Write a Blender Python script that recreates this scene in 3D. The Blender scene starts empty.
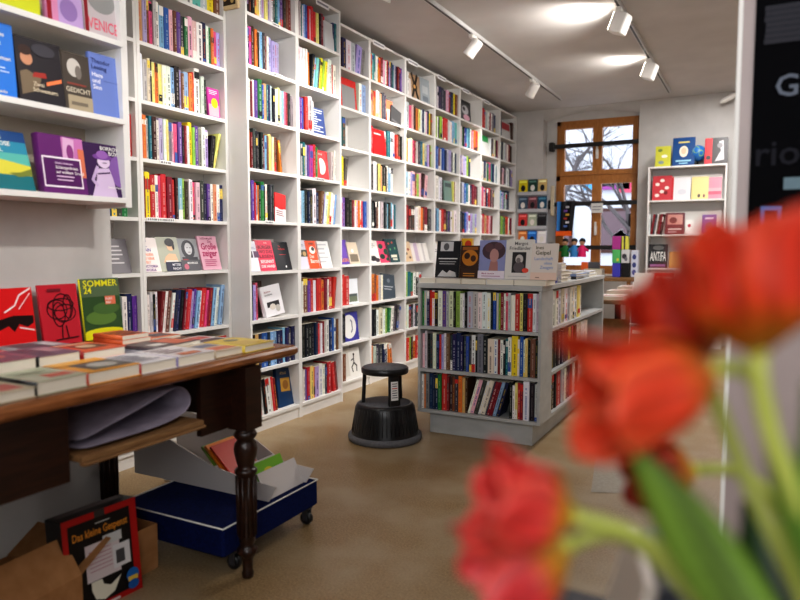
import bpy, math, random
from mathutils import Vector, Matrix
C = bpy.context.scene.collection
R_ = math.radians
# ------------------------------------------------------------------ camera model (used to survey positions)
YAW, PITCH, FPX, CH = 0.4846, 0.0785, 678.0, 1.2
_r = Vector((math.cos(YAW), math.sin(YAW), 0))
_f = Vector((-math.sin(YAW)*math.cos(PITCH), math.cos(YAW)*math.cos(PITCH), -math.sin(PITCH)))
_u = Vector((-math.sin(YAW)*math.sin(PITCH), math.cos(YAW)*math.sin(PITCH), math.cos(PITCH)))
def ray(px, py): return _f + _r*((px-400)/FPX) + _u*((300-py)/FPX)
def atY(px, py, v):
    d = ray(px, py); t = v/d.y; return Vector((t*d.x, v, CH+t*d.z))
def atD(px, py, t): d = ray(px, py); return Vector((t*d.x, t*d.y, CH+t*d.z))
def FP(px, py): d = ray(px, py); t = (.002-CH)/d.z; return (t*d.x, t*d.y, .002)
def area_px(p, w, h):
    zc = (p-Vector((0, 0, CH))).dot(_f); return w*h*(FPX/max(zc, .3))**2
def project(p):
    q = p-Vector((0, 0, CH)); zc = q.dot(_f)
    return 400+FPX*q.dot(_r)/zc, 300-FPX*q.dot(_u)/zc

# ------------------------------------------------------------------ colours and materials
def lin(c): return tuple(((x/255)/12.92 if x/255 <= .04045 else ((x/255+.055)/1.055)**2.4) for x in c)
PAL = dict(W=(232,230,226), C=(222,212,188), L=(190,190,192), G=(128,128,128), K=(26,26,28), D=(30,42,82),
           B=(38,84,176), b=(130,176,214), T=(30,112,122), t=(98,190,184), N=(34,120,62), g=(152,196,70),
           Y=(240,214,30), y=(232,218,120), O=(228,120,40), o=(214,158,104), R=(206,40,40), r=(132,28,40),
           P=(226,80,122), p=(228,172,184), V=(96,56,150), v=(172,156,212), M=(190,60,150), n=(124,76,50),
           d=(66,40,32), s=(40,78,86), k=(62,62,68))
CN = dict(W='white', C='cream', L='light grey', G='grey', K='black', D='navy', B='blue', b='pale blue', T='teal',
          t='turquoise', N='green', g='lime green', Y='yellow', y='pale yellow', O='orange', o='tan', R='red',
          r='dark red', P='pink', p='pale pink', V='purple', v='lavender', M='magenta', n='brown', d='dark brown',
          s='slate teal', k='charcoal')
def col(c): return PAL[c] if isinstance(c, str) else c
def nmat(name, rough=.5, spec=.4, **kw):
    m = bpy.data.materials.new(name); m.use_nodes = True
    b = m.node_tree.nodes['Principled BSDF']
    b.inputs['Roughness'].default_value = rough
    b.inputs['Specular IOR Level'].default_value = spec
    for k, v in kw.items(): b.inputs[k].default_value = v
    return m, m.node_tree, b
def vmat(name, rough=.5, spec=.4, **kw):
    m, t, b = nmat(name, rough, spec, **kw)
    a = t.nodes.new('ShaderNodeAttribute'); a.attribute_name = 'Col'
    t.links.new(a.outputs['Color'], b.inputs['Base Color']); return m
def noise_mat(name, c1, c2, scale, rough=.5, spec=.3, stretch=(1, 1, 1), detail=6, bump=0, bscale=None, c3=None):
    m, t, b = nmat(name, rough, spec)
    tc = t.nodes.new('ShaderNodeTexCoord'); mp = t.nodes.new('ShaderNodeMapping'); mp.inputs['Scale'].default_value = stretch
    n = t.nodes.new('ShaderNodeTexNoise'); n.inputs['Scale'].default_value = scale; n.inputs['Detail'].default_value = detail
    r = t.nodes.new('ShaderNodeValToRGB')
    r.color_ramp.elements[0].position = .3; r.color_ramp.elements[1].position = .7
    r.color_ramp.elements[0].color = (*lin(c1), 1); r.color_ramp.elements[1].color = (*lin(c2), 1)
    t.links.new(tc.outputs['Object'], mp.inputs['Vector']); t.links.new(mp.outputs[0], n.inputs['Vector'])
    t.links.new(n.outputs['Fac'], r.inputs['Fac'])
    out = r.outputs['Color']
    if c3:
        n2 = t.nodes.new('ShaderNodeTexNoise'); n2.inputs['Scale'].default_value = scale*.02; n2.inputs['Detail'].default_value = 4
        t.links.new(tc.outputs['Object'], n2.inputs['Vector'])
        r2 = t.nodes.new('ShaderNodeValToRGB'); r2.color_ramp.elements[0].position = .42; r2.color_ramp.elements[1].position = .68
        t.links.new(n2.outputs['Fac'], r2.inputs['Fac'])
        mx = t.nodes.new('ShaderNodeMix'); mx.data_type = 'RGBA'; mx.inputs['B'].default_value = (*lin(c3), 1)
        t.links.new(r2.outputs['Color'], mx.inputs['Factor']); t.links.new(out, mx.inputs['A']); out = mx.outputs['Result']
    t.links.new(out, b.inputs['Base Color'])
    if bump:
        bp = t.nodes.new('ShaderNodeBump'); bp.inputs['Strength'].default_value = bump; bp.inputs['Distance'].default_value = .01
        t.links.new(n.outputs['Fac'], bp.inputs['Height']); t.links.new(bp.outputs[0], b.inputs['Normal'])
    return m
PAPER = vmat('printed_paper', .55, .3)
GLOSS = vmat('glossy_print', .32, .45)
PLAIN = vmat('painted_surface', .5, .35)
METAL = vmat('coated_metal', .35, .5)
WHITE = noise_mat('white_lacquered_board', (224,222,220), (232,230,228), 3, .42, .4)
GREYW = noise_mat('grey_painted_board', (170,171,170), (182,183,182), 9, .45, .4, (1, 1, 2))
WALLM = noise_mat('wall_plaster', (196,194,192), (206,204,202), 6, .85, .15, bump=.05)
CEILM = noise_mat('ceiling_plaster', (196,193,192), (206,203,202), 2.5, .9, .1, bump=.04)
FLOORM = noise_mat('worn_floor', (122,98,66), (172,146,108), 120, .38, .45, c3=(168,150,122))
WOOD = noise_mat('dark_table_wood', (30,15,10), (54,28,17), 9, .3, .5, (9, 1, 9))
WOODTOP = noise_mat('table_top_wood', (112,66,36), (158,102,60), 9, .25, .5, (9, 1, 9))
RAWWOOD = noise_mat('raw_board_wood', (118,86,56), (146,112,76), 10, .7, .2, (8, 1, 8))
WINW = noise_mat('window_frame_wood', (160,104,50), (188,128,68), 8, .35, .4, (6, 6, 1))
CARDB = noise_mat('brown_cardboard', (150,108,70), (168,124,84), 20, .85, .1)
BLUEC = noise_mat('blue_carpet_cover', (10,20,60), (17,32,86), 120, .8, .1, bump=.2)
BLACKP = noise_mat('black_ribbed_plastic', (20,20,22), (30,30,32), 40, .32, .5)
RUBBER = noise_mat('grey_rubber', (96,96,100), (112,112,116), 60, .7, .2)
CHROME, _, _ = nmat('chrome', .15, .5, Metallic=1.0); CHROME.node_tree.nodes['Principled BSDF'].inputs['Base Color'].default_value = (.8, .8, .82, 1)
GLASS, gt, gb = nmat('window_glass', 0.0, .5); gb.inputs['Transmission Weight'].default_value = 1; gb.inputs['IOR'].default_value = 1.01
TRANS = vmat('waxy_petal', .45, .3); 
_b = TRANS.node_tree.nodes['Principled BSDF']; _b.inputs['Subsurface Weight'].default_value = .25; _b.inputs['Subsurface Radius'].default_value = (.01, .004, .002); _b.inputs['Subsurface Scale'].default_value = .5
LEAFM = vmat('leaf_green', .4, .4)
def emis(name, c, s):
    m, t, b = nmat(name, .5, .2); b.inputs['Base Color'].default_value = (*lin(c), 1)
    b.inputs['Emission Color'].default_value = (*lin(c), 1); b.inputs['Emission Strength'].default_value = s; return m

# ------------------------------------------------------------------ mesh builder
_tc = {}
def glyphs(s, serif=False):
    if s in _tc: return _tc[s]
    cu = bpy.data.curves.new('tmp', 'FONT'); cu.body = s; cu.resolution_u = 2; cu.offset = .014; cu.fill_mode = 'FRONT'
    ob = bpy.data.objects.new('tmp', cu); me = bpy.data.meshes.new_from_object(ob)
    vs = [(v.co.x, v.co.y) for v in me.vertices]; fs = [tuple(p.vertices) for p in me.polygons]
    bpy.data.objects.remove(ob); bpy.data.curves.remove(cu); bpy.data.meshes.remove(me)
    if vs:
        x0 = min(v[0] for v in vs); x1 = max(v[0] for v in vs)
        vs = [(x-x0, y) for x, y in vs]; w = x1-x0
    else: w = 0
    _tc[s] = (vs, fs, w); return _tc[s]
class MB:
    def __init__(s): s.v = []; s.f = []; s.c = []; s.sm = []; s.M = Matrix()
    def add(s, vs, fs, c=(230,230,230), smooth=False, cols=None):
        n = len(s.v); s.v += [s.M @ Vector(v) for v in vs]
        for i, f in enumerate(fs):
            s.f.append(tuple(n+j for j in f)); s.c.append(cols[i] if cols else (col(c))); s.sm.append(smooth)
    def box(s, x0, y0, z0, x1, y1, z1, c='W', skip=''):
        vs = [(x0,y0,z0),(x1,y0,z0),(x1,y1,z0),(x0,y1,z0),(x0,y0,z1),(x1,y0,z1),(x1,y1,z1),(x0,y1,z1)]
        fs = dict(b=(0,3,2,1), t=(4,5,6,7), f=(0,1,5,4), k=(2,3,7,6), r=(1,2,6,5), l=(3,0,4,7))
        s.add(vs, [f for k, f in fs.items() if k not in skip], c)
    def bbox(s, x0, y0, z0, x1, y1, z1, c='W', b=.004):       # bevelled box
        P = []
        for (z, i) in ((z0, b), (z0+b, 0), (z1-b, 0), (z1, b)):
            P += [(x0+i+b,y0+i,z),(x1-i-b,y0+i,z),(x1-i,y0+i+b,z),(x1-i,y1-i-b,z),(x1-i-b,y1-i,z),(x0+i+b,y1-i,z),(x0+i,y1-i-b,z),(x0+i,y0+i+b,z)]
        F = [tuple(reversed(range(8))), tuple(range(24, 32))]
        for k in range(3):
            for j in range(8):
                F.append((k*8+j, k*8+(j+1) % 8, k*8+8+(j+1) % 8, k*8+8+j))
        s.add(P, F, c)
    def lathe(s, prof, n=24, c='W', cx=0, cy=0, smooth=True, cols=None):
        vs = []; fs = []; cc = []
        for r, z in prof:
            for k in range(n): a = 2*math.pi*k/n; vs.append((cx+r*math.cos(a), cy+r*math.sin(a), z))
        for i in range(len(prof)-1):
            for k in range(n):
                fs.append((i*n+k, i*n+(k+1) % n, (i+1)*n+(k+1) % n, (i+1)*n+k)); cc.append(col(cols[i]) if cols else col(c))
        s.add(vs, fs, c, smooth, cc)
        m = len(prof)-1
        s.add([vs[k] for k in range(n)], [tuple(reversed(range(n)))], cc[0] if cc else c)
        s.add([vs[m*n+k] for k in range(n)], [tuple(range(n))], cc[-1] if cc else c)
    def tube(s, pts, rad, n=8, c='W', smooth=True):
        pts = [Vector(p) for p in pts]
        rr = rad if isinstance(rad, (list, tuple)) else [rad]*len(pts)
        vs = []; fs = []; up = Vector((0, 0, 1))
        for i, p in enumerate(pts):
            d = (pts[min(i+1, len(pts)-1)]-pts[max(i-1, 0)]).normalized()
            a = d.cross(up)
            if a.length < .05: a = d.cross(Vector((1, 0, 0)))
            a.normalize(); b = d.cross(a)
            for k in range(n):
                t = 2*math.pi*k/n; vs.append(p+(a*math.cos(t)+b*math.sin(t))*rr[i])
        for i in range(len(pts)-1):
            for k in range(n): fs.append((i*n+k, i*n+(k+1) % n, (i+1)*n+(k+1) % n, (i+1)*n+k))
        fs.append(tuple(reversed(range(n)))); fs.append(tuple((len(pts)-1)*n+k for k in range(n)))
        s.add(vs, fs, c, smooth)
    def build(s, name, mat, parent=None, matrix=None):
        me = bpy.data.meshes.new(name); me.from_pydata([tuple(v) for v in s.v], [], s.f)
        ca = me.color_attributes.new('Col', 'FLOAT_COLOR', 'CORNER'); buf = []
        cache = {}
        for p, c in zip(me.polygons, s.c):
            k = tuple(c)
            if k not in cache: cache[k] = [*lin(k), 1.0]
            buf += cache[k]*p.loop_total
        ca.data.foreach_set('color', buf)
        me.polygons.foreach_set('use_smooth', s.sm); me.materials.append(mat); me.update()
        o = bpy.data.objects.new(name, me); C.objects.link(o)
        if parent: o.parent = parent
        if matrix is not None: o.matrix_local = matrix
        return o
def tag(o, label, cat, group=None, kind=None):
    o['label'] = label; o['category'] = cat
    if group: o['group'] = group
    if kind: o['kind'] = kind
    return o
def thing(name, label, cat, loc=(0, 0, 0), rz=0, group=None):
    o = bpy.data.objects.new(name, None); C.objects.link(o); o.location = loc; o.rotation_euler = (0, 0, rz)
    o.empty_display_size = .1
    return tag(o, label, cat, group)
def struct(o): o['kind'] = 'structure'; return o
def dup(o, **kw):
    c = o.copy(); C.objects.link(c)
    for k, v in kw.items(): c[k] = v
    for ch in list(o.children):
        d = ch.copy(); C.objects.link(d); d.parent = c
    return c

# ------------------------------------------------------------------ room
YB = 9.05; ZC = 3.02; XL = -3.24; XR = 2.3; YF = -2.2
def slab(name, x0, y0, z0, x1, y1, z1, mat): 
    m = MB(); m.box(x0, y0, z0, x1, y1, z1); return struct(m.build(name, mat))
slab('floor', XL-.2, YF-.2, -.1, XR+.2, YB+.4, 0, FLOORM)
slab('ceiling', XL-.2, YF-.2, ZC, XR+.2, YB+.4, ZC+.1, CEILM)
slab('wall_left', XL-.2, YF, 0, XL, YB+.4, ZC, WALLM)
slab('wall_right', XR, YF, 0, XR+.2, YB+.4, ZC, WALLM)
slab('added_shade_wall', -2.4, -.80, 0, -.38, -.72, 1.72, WALLM)  # added unseen slab, keeps the front fill off the space under the table
m = MB(); m.box(XL, YF-.2, 0, XR, YF, ZC); struct(m.build('wall_front', WALLM))
# pier on the left behind the table
slab('wall_pier', XL, .0, 0, -2.45, 2.0, ZC, WALLM)
# back wall with arched window niche
NX0, NX1, NZ0, NZ1, NA = -2.60, -1.375, .82, 2.90, 2.985
m = MB()
m.box(XL, YB, 0, NX0, YB+.4, ZC); m.box(NX1, YB, 0, XR, YB+.4, ZC); m.box(NX0, YB, 0, NX1, YB+.4, NZ0)
n = 16
for k in range(n):
    xa = NX0+(NX1-NX0)*k/n; xb = NX0+(NX1-NX0)*(k+1)/n
    za = NZ1+(NA-NZ1)*math.sin(math.pi*k/n); zb = NZ1+(NA-NZ1)*math.sin(math.pi*(k+1)/n)
    m.add([(xa,YB,za),(xb,YB,zb),(xb,YB,ZC),(xa,YB,ZC),(xa,YB+.4,za),(xb,YB+.4,zb)], [(0,1,2,3),(0,4,5,1)], (200,198,196), True)
m.box(NX0, YB+.20, 2.874, NX1, YB+.33, ZC); m.box(NX0, YB+.20, NZ0-.08, -2.455, YB+.33, 2.874)
struct(m.build('wall_back', WALLM))
# window
W0, W1, WZ0, WZ1, WY = -2.46, -1.375, .84, 2.875, YB+.19
win = bpy.data.objects.new('window_1', None); C.objects.link(win); win.location = (0, WY, 0); struct(win)
def wpart(name, boxes, mat, par=None):
    m = MB()
    for b in boxes: m.box(*b)
    return m.build(name, mat, par or win)
cx = (W0+W1)/2
zt = 2.12  # transom between upper and lower sashes
wpart('window_frame', [(W0,0,WZ0,W0+.05,.07,WZ1),(W1-.04,0,WZ0,W1,.07,WZ1),(W0,0,WZ1-.05,W1,.07,WZ1),(W0,0,WZ0,W1,.07,WZ0+.05),(W0,0,zt-.03,W1,.07,zt+.03)], WINW)
for (xa, xb) in ((W0+.05, cx), (cx, W1-.04)):
    for (za, zb) in ((WZ0+.05, zt-.03), (zt+.03, WZ1-.05)):
        a = .06
        s_ = wpart('sash', [(xa,-.02,za,xa+a,.05,zb),(xb-a,-.02,za,xb,.05,zb),(xa+a,-.02,za,xb-a,.05,za+a),(xa+a,-.02,zb-a,xb-a,.05,zb)], WINW)
        wpart('pane', [(xa+a,.01,za+a,xb-a,.015,zb-a)], GLASS, s_)
for z in (2.42, 1.42):
    m = MB(); m.bbox(cx-.018, -.05, z-.07, cx+.018, -.02, z+.06, 'W', .008); m.bbox(cx-.01, -.075, z-.02, cx+.01, -.02, z+.11, 'W', .006); m.build('window_handle', METAL, win)
wpart('window_sill', [(NX0+.01,-.19,.82,NX1-.01,0,.84)], WHITE)
# iron security bars across the window
for z, lb in ((2.53, 'black iron bar across the upper window panes'), (1.765, 'black iron bar across the middle of window, holding a small white sign'), (1.19, 'black iron bar low across window where puppets hang')):
    m = MB(); m.bbox(-2.50, 0, z-.028, NX1+.0, .02, z+.028, 'K', .004); m.bbox(-2.53, -.02, z-.06, -2.46, .05, z+.06, 'K', .01)
    o = m.build('window_bar', METAL); o.location = (0, YB+.05, 0); tag(o, lb, 'bar', 'iron window bars')

m = MB(); m.add([FP(597,447),FP(645,447),FP(648,494),FP(591,492)], [(3,2,1,0)]); struct(m.build('floor_patch_1', noise_mat('pale_floor_tone', (152,144,130), (166,158,144), 60, .4)))  # flat pale grey quad laid just above the floor
# ------------------------------------------------------------------ outside the window
m = MB(); m.box(-22, 13, -.2, 18, 30, -.05, (170,170,172)); tag(m.build('street', PAPER), 'pale street ground outside the window', 'street', kind='structure')
t = thing('facade_building', 'pale building with coloured posters across the street beyond window', 'building', (-6, 22, 0))
m = MB(); m.box(-12, 0, 0, 12, 3, 5.2, (214,218,228)); m.build('wall', PAPER, t)
rn = random.Random(5)
for k in range(9):
    m = MB(); x = -9+k*2.1; m.box(x, -.06, 1.0, x+1.3, 0, 2.4, (84,56,52)); f = m.build('window', PAPER, t)
    m = MB(); m.box(x+.1, -.08, 1.1, x+1.2, -.06, 2.3, (112,92,100)); m.build('pane', GLOSS, f)
for k in range(26):
    m = MB(); x = -9+rn.random()*17; z = 2.6+rn.random()*.5; m.box(x, -.12, z, x+.3+rn.random()*.7, -.05, z+.25+rn.random()*.35, rn.choice([(70,110,200),(220,90,120),(240,140,160),(90,170,220),(235,235,240),(160,80,160)])); m.build('poster', PAPER, t)
def branch(m, p, d, L, r, dep, rn):
    q = p+d*L; m.tube([p, p+d*L*.5+Vector((rn.uniform(-.05,.05),0,rn.uniform(-.05,.05)))*L, q], [r, r*.8, r*.6], 5, (96,90,92))
    if dep == 0: return
    for k in range(3):
        a = rn.uniform(-.9, .9); d2 = Matrix.Rotation(a, 3, 'Y') @ d; d2 = (d2+Vector((0, rn.uniform(-.3,.3), .05))).normalized()
        branch(m, p+d*L*rn.uniform(.45, 1), d2, L*rn.uniform(.55, .8), r*.55, dep-1, rn)
for (x, y, lb, sd) in ((-3.6, 13.6, 'bare branching tree outside left of the window', 3), (-2.3, 14.2, 'bare branching tree outside right of the window', 8)):
    m = MB(); rn = random.Random(sd); branch(m, Vector((0,0,0)), Vector((.02,0,1)), 1.9, .09, 5, rn)
    o = m.build('bare_tree', PAPER); o.location = (x, y, -.05); tag(o, lb, 'tree')

# ------------------------------------------------------------------ books
ALL = []    # spine-out books: dicts
def spine_mesh(m, w, h, dp, c, rn, pages=True):
    """closed book seen from its spine at y=0; x thickness, z height"""
    base = col(c); lum = sum(base)/3
    jit = lambda q, a=14: tuple(max(0, min(255, x+rn.uniform(-a, a))) for x in q)
    base = jit(base, 10); gr_ = sum(base)/3; base = tuple(x*.88+gr_*.12 for x in base)
    cv = .0025 if w > .018 else .001
    xs = [(0, cv), (w*.22, 0), (w*.78, 0), (w, cv)]
    P = [(x, y, z) for z in (0, h) for x, y in xs] + [(0, dp, 0), (w, dp, 0), (0, dp, h), (w, dp, h)]
    F = [(0,1,5,4), (1,2,6,5), (2,3,7,6), (3,9,11,7), (8,0,4,10)]
    m.add(P, F, base)
    tw = min(.002, w*.2)
    m.add([(0,cv,h),(w,cv,h),(w,dp,h),(0,dp,h)], [(0,1,2,3)], base)
    m.add([(0,cv,0),(w,cv,0),(w,dp,0),(0,dp,0)], [(3,2,1,0)], base)
    if pages: m.add([(tw,cv+.003,h+.0004),(w-tw,cv+.003,h+.0004),(w-tw,dp-.002,h+.0004),(tw,dp-.002,h+.0004)], [(0,1,2,3)], (222,214,196))
    dark = lum > 120
    ink = (40,36,44) if dark else (228,224,214)
    if rn.random() < .2: ink = rn.choice([(200,40,40),(30,60,140),(240,200,60),(240,240,240)]) if dark else rn.choice([(240,200,60),(230,110,60),(240,240,240)])
    mixf = rn.uniform(.25, .7); ink = tuple(base[i]*(1-mixf)+ink[i]*mixf for i in range(3)); y = -.0005
    if rn.random() < .3:
        z0 = h*rn.choice([0, .62, .78, .1]); z1 = min(h, z0+h*rn.uniform(.1, .3)); bc = rn.choice([(235,232,226),(30,30,34),(200,50,44),(60,90,160),(240,210,90)])
        m.add([(w*.05,y*.8,z0),(w*.95,y*.8,z0),(w*.95,y*.8,z1),(w*.05,y*.8,z1)], [(0,1,2,3)], bc)
    z = h*rn.uniform(.1, .25); zt = h*rn.uniform(.75, .93); gw = rn.uniform(.2, .34)*w
    xm = w*.5; gap = h*rn.uniform(.5, .66)
    while z < zt:
        g = rn.uniform(.003, .008)
        if rn.random() < .16 or abs(z-gap) < .008: z += g; continue
        m.add([(xm-gw/2,y*2,z),(xm+gw/2,y*2,z),(xm+gw/2,y*2,z+g),(xm-gw/2,y*2,z+g)], [(0,1,2,3)], ink); z += g+.0016
    m.add([(xm-gw/2,y*2,h*.03),(xm+gw/2,y*2,h*.03),(xm+gw/2,y*2,h*.03+gw*1.1),(xm-gw/2,y*2,h*.03+gw*1.1)], [(0,1,2,3)], ink)
ORD = ['','first','second','third','fourth','fifth','sixth','seventh','eighth','ninth','tenth','eleventh','twelfth','thirteenth','fourteenth','fifteenth','sixteenth','seventeenth','eighteenth','nineteenth','twentieth','twenty-first','twenty-second','twenty-third','twenty-fourth','twenty-fifth','twenty-sixth','twenty-seventh','twenty-eighth','twenty-ninth','thirtieth','thirty-first','thirty-second','thirty-third','thirty-fourth','thirty-fifth','thirty-sixth','thirty-seventh','thirty-eighth','thirty-ninth','fortieth']
rnd = random.Random(11)
def row(M, x0, x1, z, spec, clear, where, f0=0, f1=1, dep=.13, hs=1, yoff=.02):
    """spine-out books on a shelf; M maps the case's local frame to the world"""
    X0 = x0+(x1-x0)*f0+.002; X1 = x0+(x1-x0)*f1-.002
    T = []
    for k in spec.split():
        a = 0
        while k[0] in '<>': a += (8 if k[0] == '>' else -8); k = k[1:]
        T.append((k[0], int(k[1]), int(k[2]) if len(k) > 2 else 6, R_(a)))
    hh = [min((.168+.009*t[2] if hs < 1 else (.140+.0125*t[2])*hs), clear-.006) for t in T]
    gaps = [0]*(len(T)+1)
    for i in range(len(T)-1):
        a1, a2 = T[i][3], T[i+1][3]
        if a2 < a1: gaps[i+1] = min(hh[i], hh[i+1])*(math.tan(max(a1,0))-math.tan(max(a2,0)))+ min(hh[i], hh[i+1])*(math.tan(max(-a2,0))-math.tan(max(-a1,0)))
    if T[-1][3] > 0: gaps[-1] = hh[-1]*math.sin(T[-1][3])
    if T[0][3] < 0: gaps[0] = hh[0]*math.sin(-T[0][3])
    tot = sum((t[1]+.6)/math.cos(t[3]) for t in T); sc = (X1-X0-sum(gaps))/tot
    sc = min(sc, .013)
    x = X0
    for i, (c, w, h, a) in enumerate(T):
        x += gaps[i]; tw = (w+.6)*sc; H = hh[i]
        y = yoff+rnd.uniform(0, .014); d = min(dep, dep*(.8+H))
        # base position so that the rotated box stays on the shelf
        zz = z + (tw*math.sin(a) if a > 0 else 0)
        xb = x if a >= 0 else x
        if a < 0: pass
        L = Matrix.Translation((xb, y, zz+.0005)) @ Matrix.Rotation(a, 4, 'Y')
        Wm = M @ L; p = Wm @ Vector((tw/2, 0, H/2)); px, py = project(p)
        vis = -15 < px < 815 and -30 < py < 620
        ALL.append(dict(M=Wm, w=tw*.97, h=H, d=d, c=c, A=area_px(p, tw, H) if vis else 0, where=where, n=i+1, tok=(w, h, a), vis=vis))
        x += tw/math.cos(a)
def flush_books():
    vis = [b for b in ALL if b['vis']]
    keep = sorted(vis, key=lambda b: -b['A'])[:290]; ids = set(id(b) for b in keep)
    st = MB()
    for b in ALL:
        rn = random.Random(int(b['w']*1e5)+b['n']*7+int(b['h']*1e4))
        if id(b) in ids:
            m = MB(); spine_mesh(m, b['w'], b['h'], b['d'], b['c'], rn, pages=False)
            o = m.build('book', PAPER, None, b['M'])
            w, h, a = b['tok']
            adj = 'leaning ' if abs(a) > .05 else ('thick ' if w >= 6 else ('thin ' if w <= 3 else ''))
            tag(o, f"{adj}{CN[b['c']]} book, {ORD[b['n']]} from left, {b['where']}", 'book', f"books on {b['where']}")
            m = MB(); t_ = min(.002, b['w']*.2)
            m.box(t_, .004, b['h']-.02, b['w']-t_, b['d']-.001, b['h']+.0006, (222,214,196)); m.build('page_block', PAPER, o)
        elif b['vis']:
            st.M = b['M']; spine_mesh(st, b['w'], b['h'], b['d'], b['c'], rn)
    tag(st.build('distant_books', PAPER), 'hundreds of small multicoloured spine-out books filling the far bookcases', 'books', kind='stuff')

# face-out / flat books with cover art
def art_into(m, w, h, art, y=-.0006, step=.0004):
    for k, a in enumerate(art):
        yy = y-step*k; op = a[0]
        if op == 'r': _, u0, v0, u1, v1, c = a; m.add([(u0*w,yy,v0*h),(u1*w,yy,v0*h),(u1*w,yy,v1*h),(u0*w,yy,v1*h)], [(0,1,2,3)], c)
        elif op == 'e':
            _, cu, cv, ru, rv, c = a; n = 18
            m.add([((cu+ru*math.cos(2*math.pi*i/n))*w, yy, (cv+rv*math.sin(2*math.pi*i/n))*h) for i in range(n)], [tuple(range(n))], c)
        elif op == 'p': m.add([(u*w, yy, v*h) for u, v in a[1]], [tuple(range(len(a[1])))], a[2])
        elif op == 'l':
            pts = a[1]; th = a[2]*w/2
            for i in range(len(pts)-1):
                p = Vector((pts[i][0]*w, pts[i][1]*h)); q = Vector((pts[i+1][0]*w, pts[i+1][1]*h)); d = (q-p)
                if d.length < 1e-6: continue
                d.normalize(); nn = Vector((-d.y, d.x))*th; p -= d*th*.5; q += d*th*.5
                m.add([((p-nn).x,yy,(p-nn).y),((q-nn).x,yy,(q-nn).y),((q+nn).x,yy,(q+nn).y),((p+nn).x,yy,(p+nn).y)], [(0,1,2,3)], a[3])
        elif op == 't':
            _, s, u, v, size, c = a[:6]; mw = a[6] if len(a) > 6 else .95-u
            vs, fs, W = glyphs(s)
            sz = size*h; sx = min(sz, mw*w/max(W, .01)) if len(a) < 8 else mw*w/max(W, .01)
            m.add([(u*w+x*sx, yy, v*h+z*sz) for x, z in vs], fs, c)
def book(label, M, w, h, t, c, art=(), spine=None, group=None, mat=None, name='display_book', pages=True, cat='display book', soft=False):
    """book with its front cover on the y=0 plane, spine at x=0"""
    m = MB(); base = col(c); sp = col(spine) if spine else base; b = .0022 if not soft else .0008
    m.box(0, 0, 0, w, b, h, base); m.box(0, t-b, 0, w, t, h, base)
    P = []; n = 5
    for z in (0, h):
        for i in range(n+1):
            a = math.pi*i/n; P.append((-math.sin(a)*min(.004, t*.15), t/2-t/2*math.cos(a), z))
    for z in (0, h):
        for i in range(n+1):
            a = math.pi*i/n; P.append((-math.sin(a)*min(.004, t*.15)+b, t/2-t/2*math.cos(a), z))
    k = n+1
    F = [(i, k+i, k+i+1, i+1) for i in range(n)]+[(2*k+i, 2*k+i+1, 3*k+i+1, 3*k+i) for i in range(n)]
    F += [(k+i, 3*k+i, 3*k+i+1, k+i+1) for i in range(n)]+[(i, i+1, 2*k+i+1, 2*k+i) for i in range(n)]
    m.add(P, F, sp, True)
    art_into(m, w, h, art)
    o = m.build(name, mat or GLOSS, None, M); tag(o, label, cat, group)
    if pages:
        m = MB(); i = .003 if not soft else .0004
        m.box(b, b, i, w-i, t-b, h-i, (226,219,204)); m.build('page_block', PAPER, o)
    return o
def lines(rn, c, v0, v1, n, u0=.12, u1=.85):
    out = []
    for i in range(n):
        v = v1-(v1-v0)*i/n; out.append(('r', u0, v-.35*(v1-v0)/n, u0+(u1-u0)*rn.uniform(.55, 1), v, c))
    return out
def portrait(cu, cv, s, skin=(214,180,158), hair=(40,30,30), cloth=None):
    A = [('e', cu, cv+.01*s, .22*s, .20*s, hair), ('p', [(cu-.3*s, cv-.36*s), (cu+.3*s, cv-.36*s), (cu+.22*s, cv-.2*s), (cu+.08*s, cv-.14*s), (cu-.08*s, cv-.14*s), (cu-.22*s, cv-.2*s)], cloth or skin),
         ('p', [(cu-.06*s, cv-.2*s), (cu+.06*s, cv-.2*s), (cu+.05*s, cv-.05*s), (cu-.05*s, cv-.05*s)], skin), ('e', cu+.01*s, cv-.01*s, .13*s, .145*s, skin),
         ('r', cu-.07*s, cv+.015*s, cu-.02*s, cv+.03*s, hair), ('r', cu+.03*s, cv+.015*s, cu+.08*s, cv+.03*s, hair), ('r', cu-.03*s, cv-.085*s, cu+.04*s, cv-.07*s, (150,60,60))]
    return A
def display(M, x, z, w, h, c, label, art=(), tilt=14, t=.018, yoff=.035, yaw=0, group=None, roll=0, **kw):
    L = Matrix.Translation((x, yoff, z+.002)) @ Matrix.Rotation(R_(yaw), 4, 'Z') @ Matrix.Rotation(R_(-tilt), 4, 'X') @ Matrix.Rotation(R_(roll), 4, 'Y')
    L = L @ Matrix.Translation((0, 0, math.sin(R_(tilt))*0))
    return book(label, M @ L, w, h, t, c, art, group=group, **kw)

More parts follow.
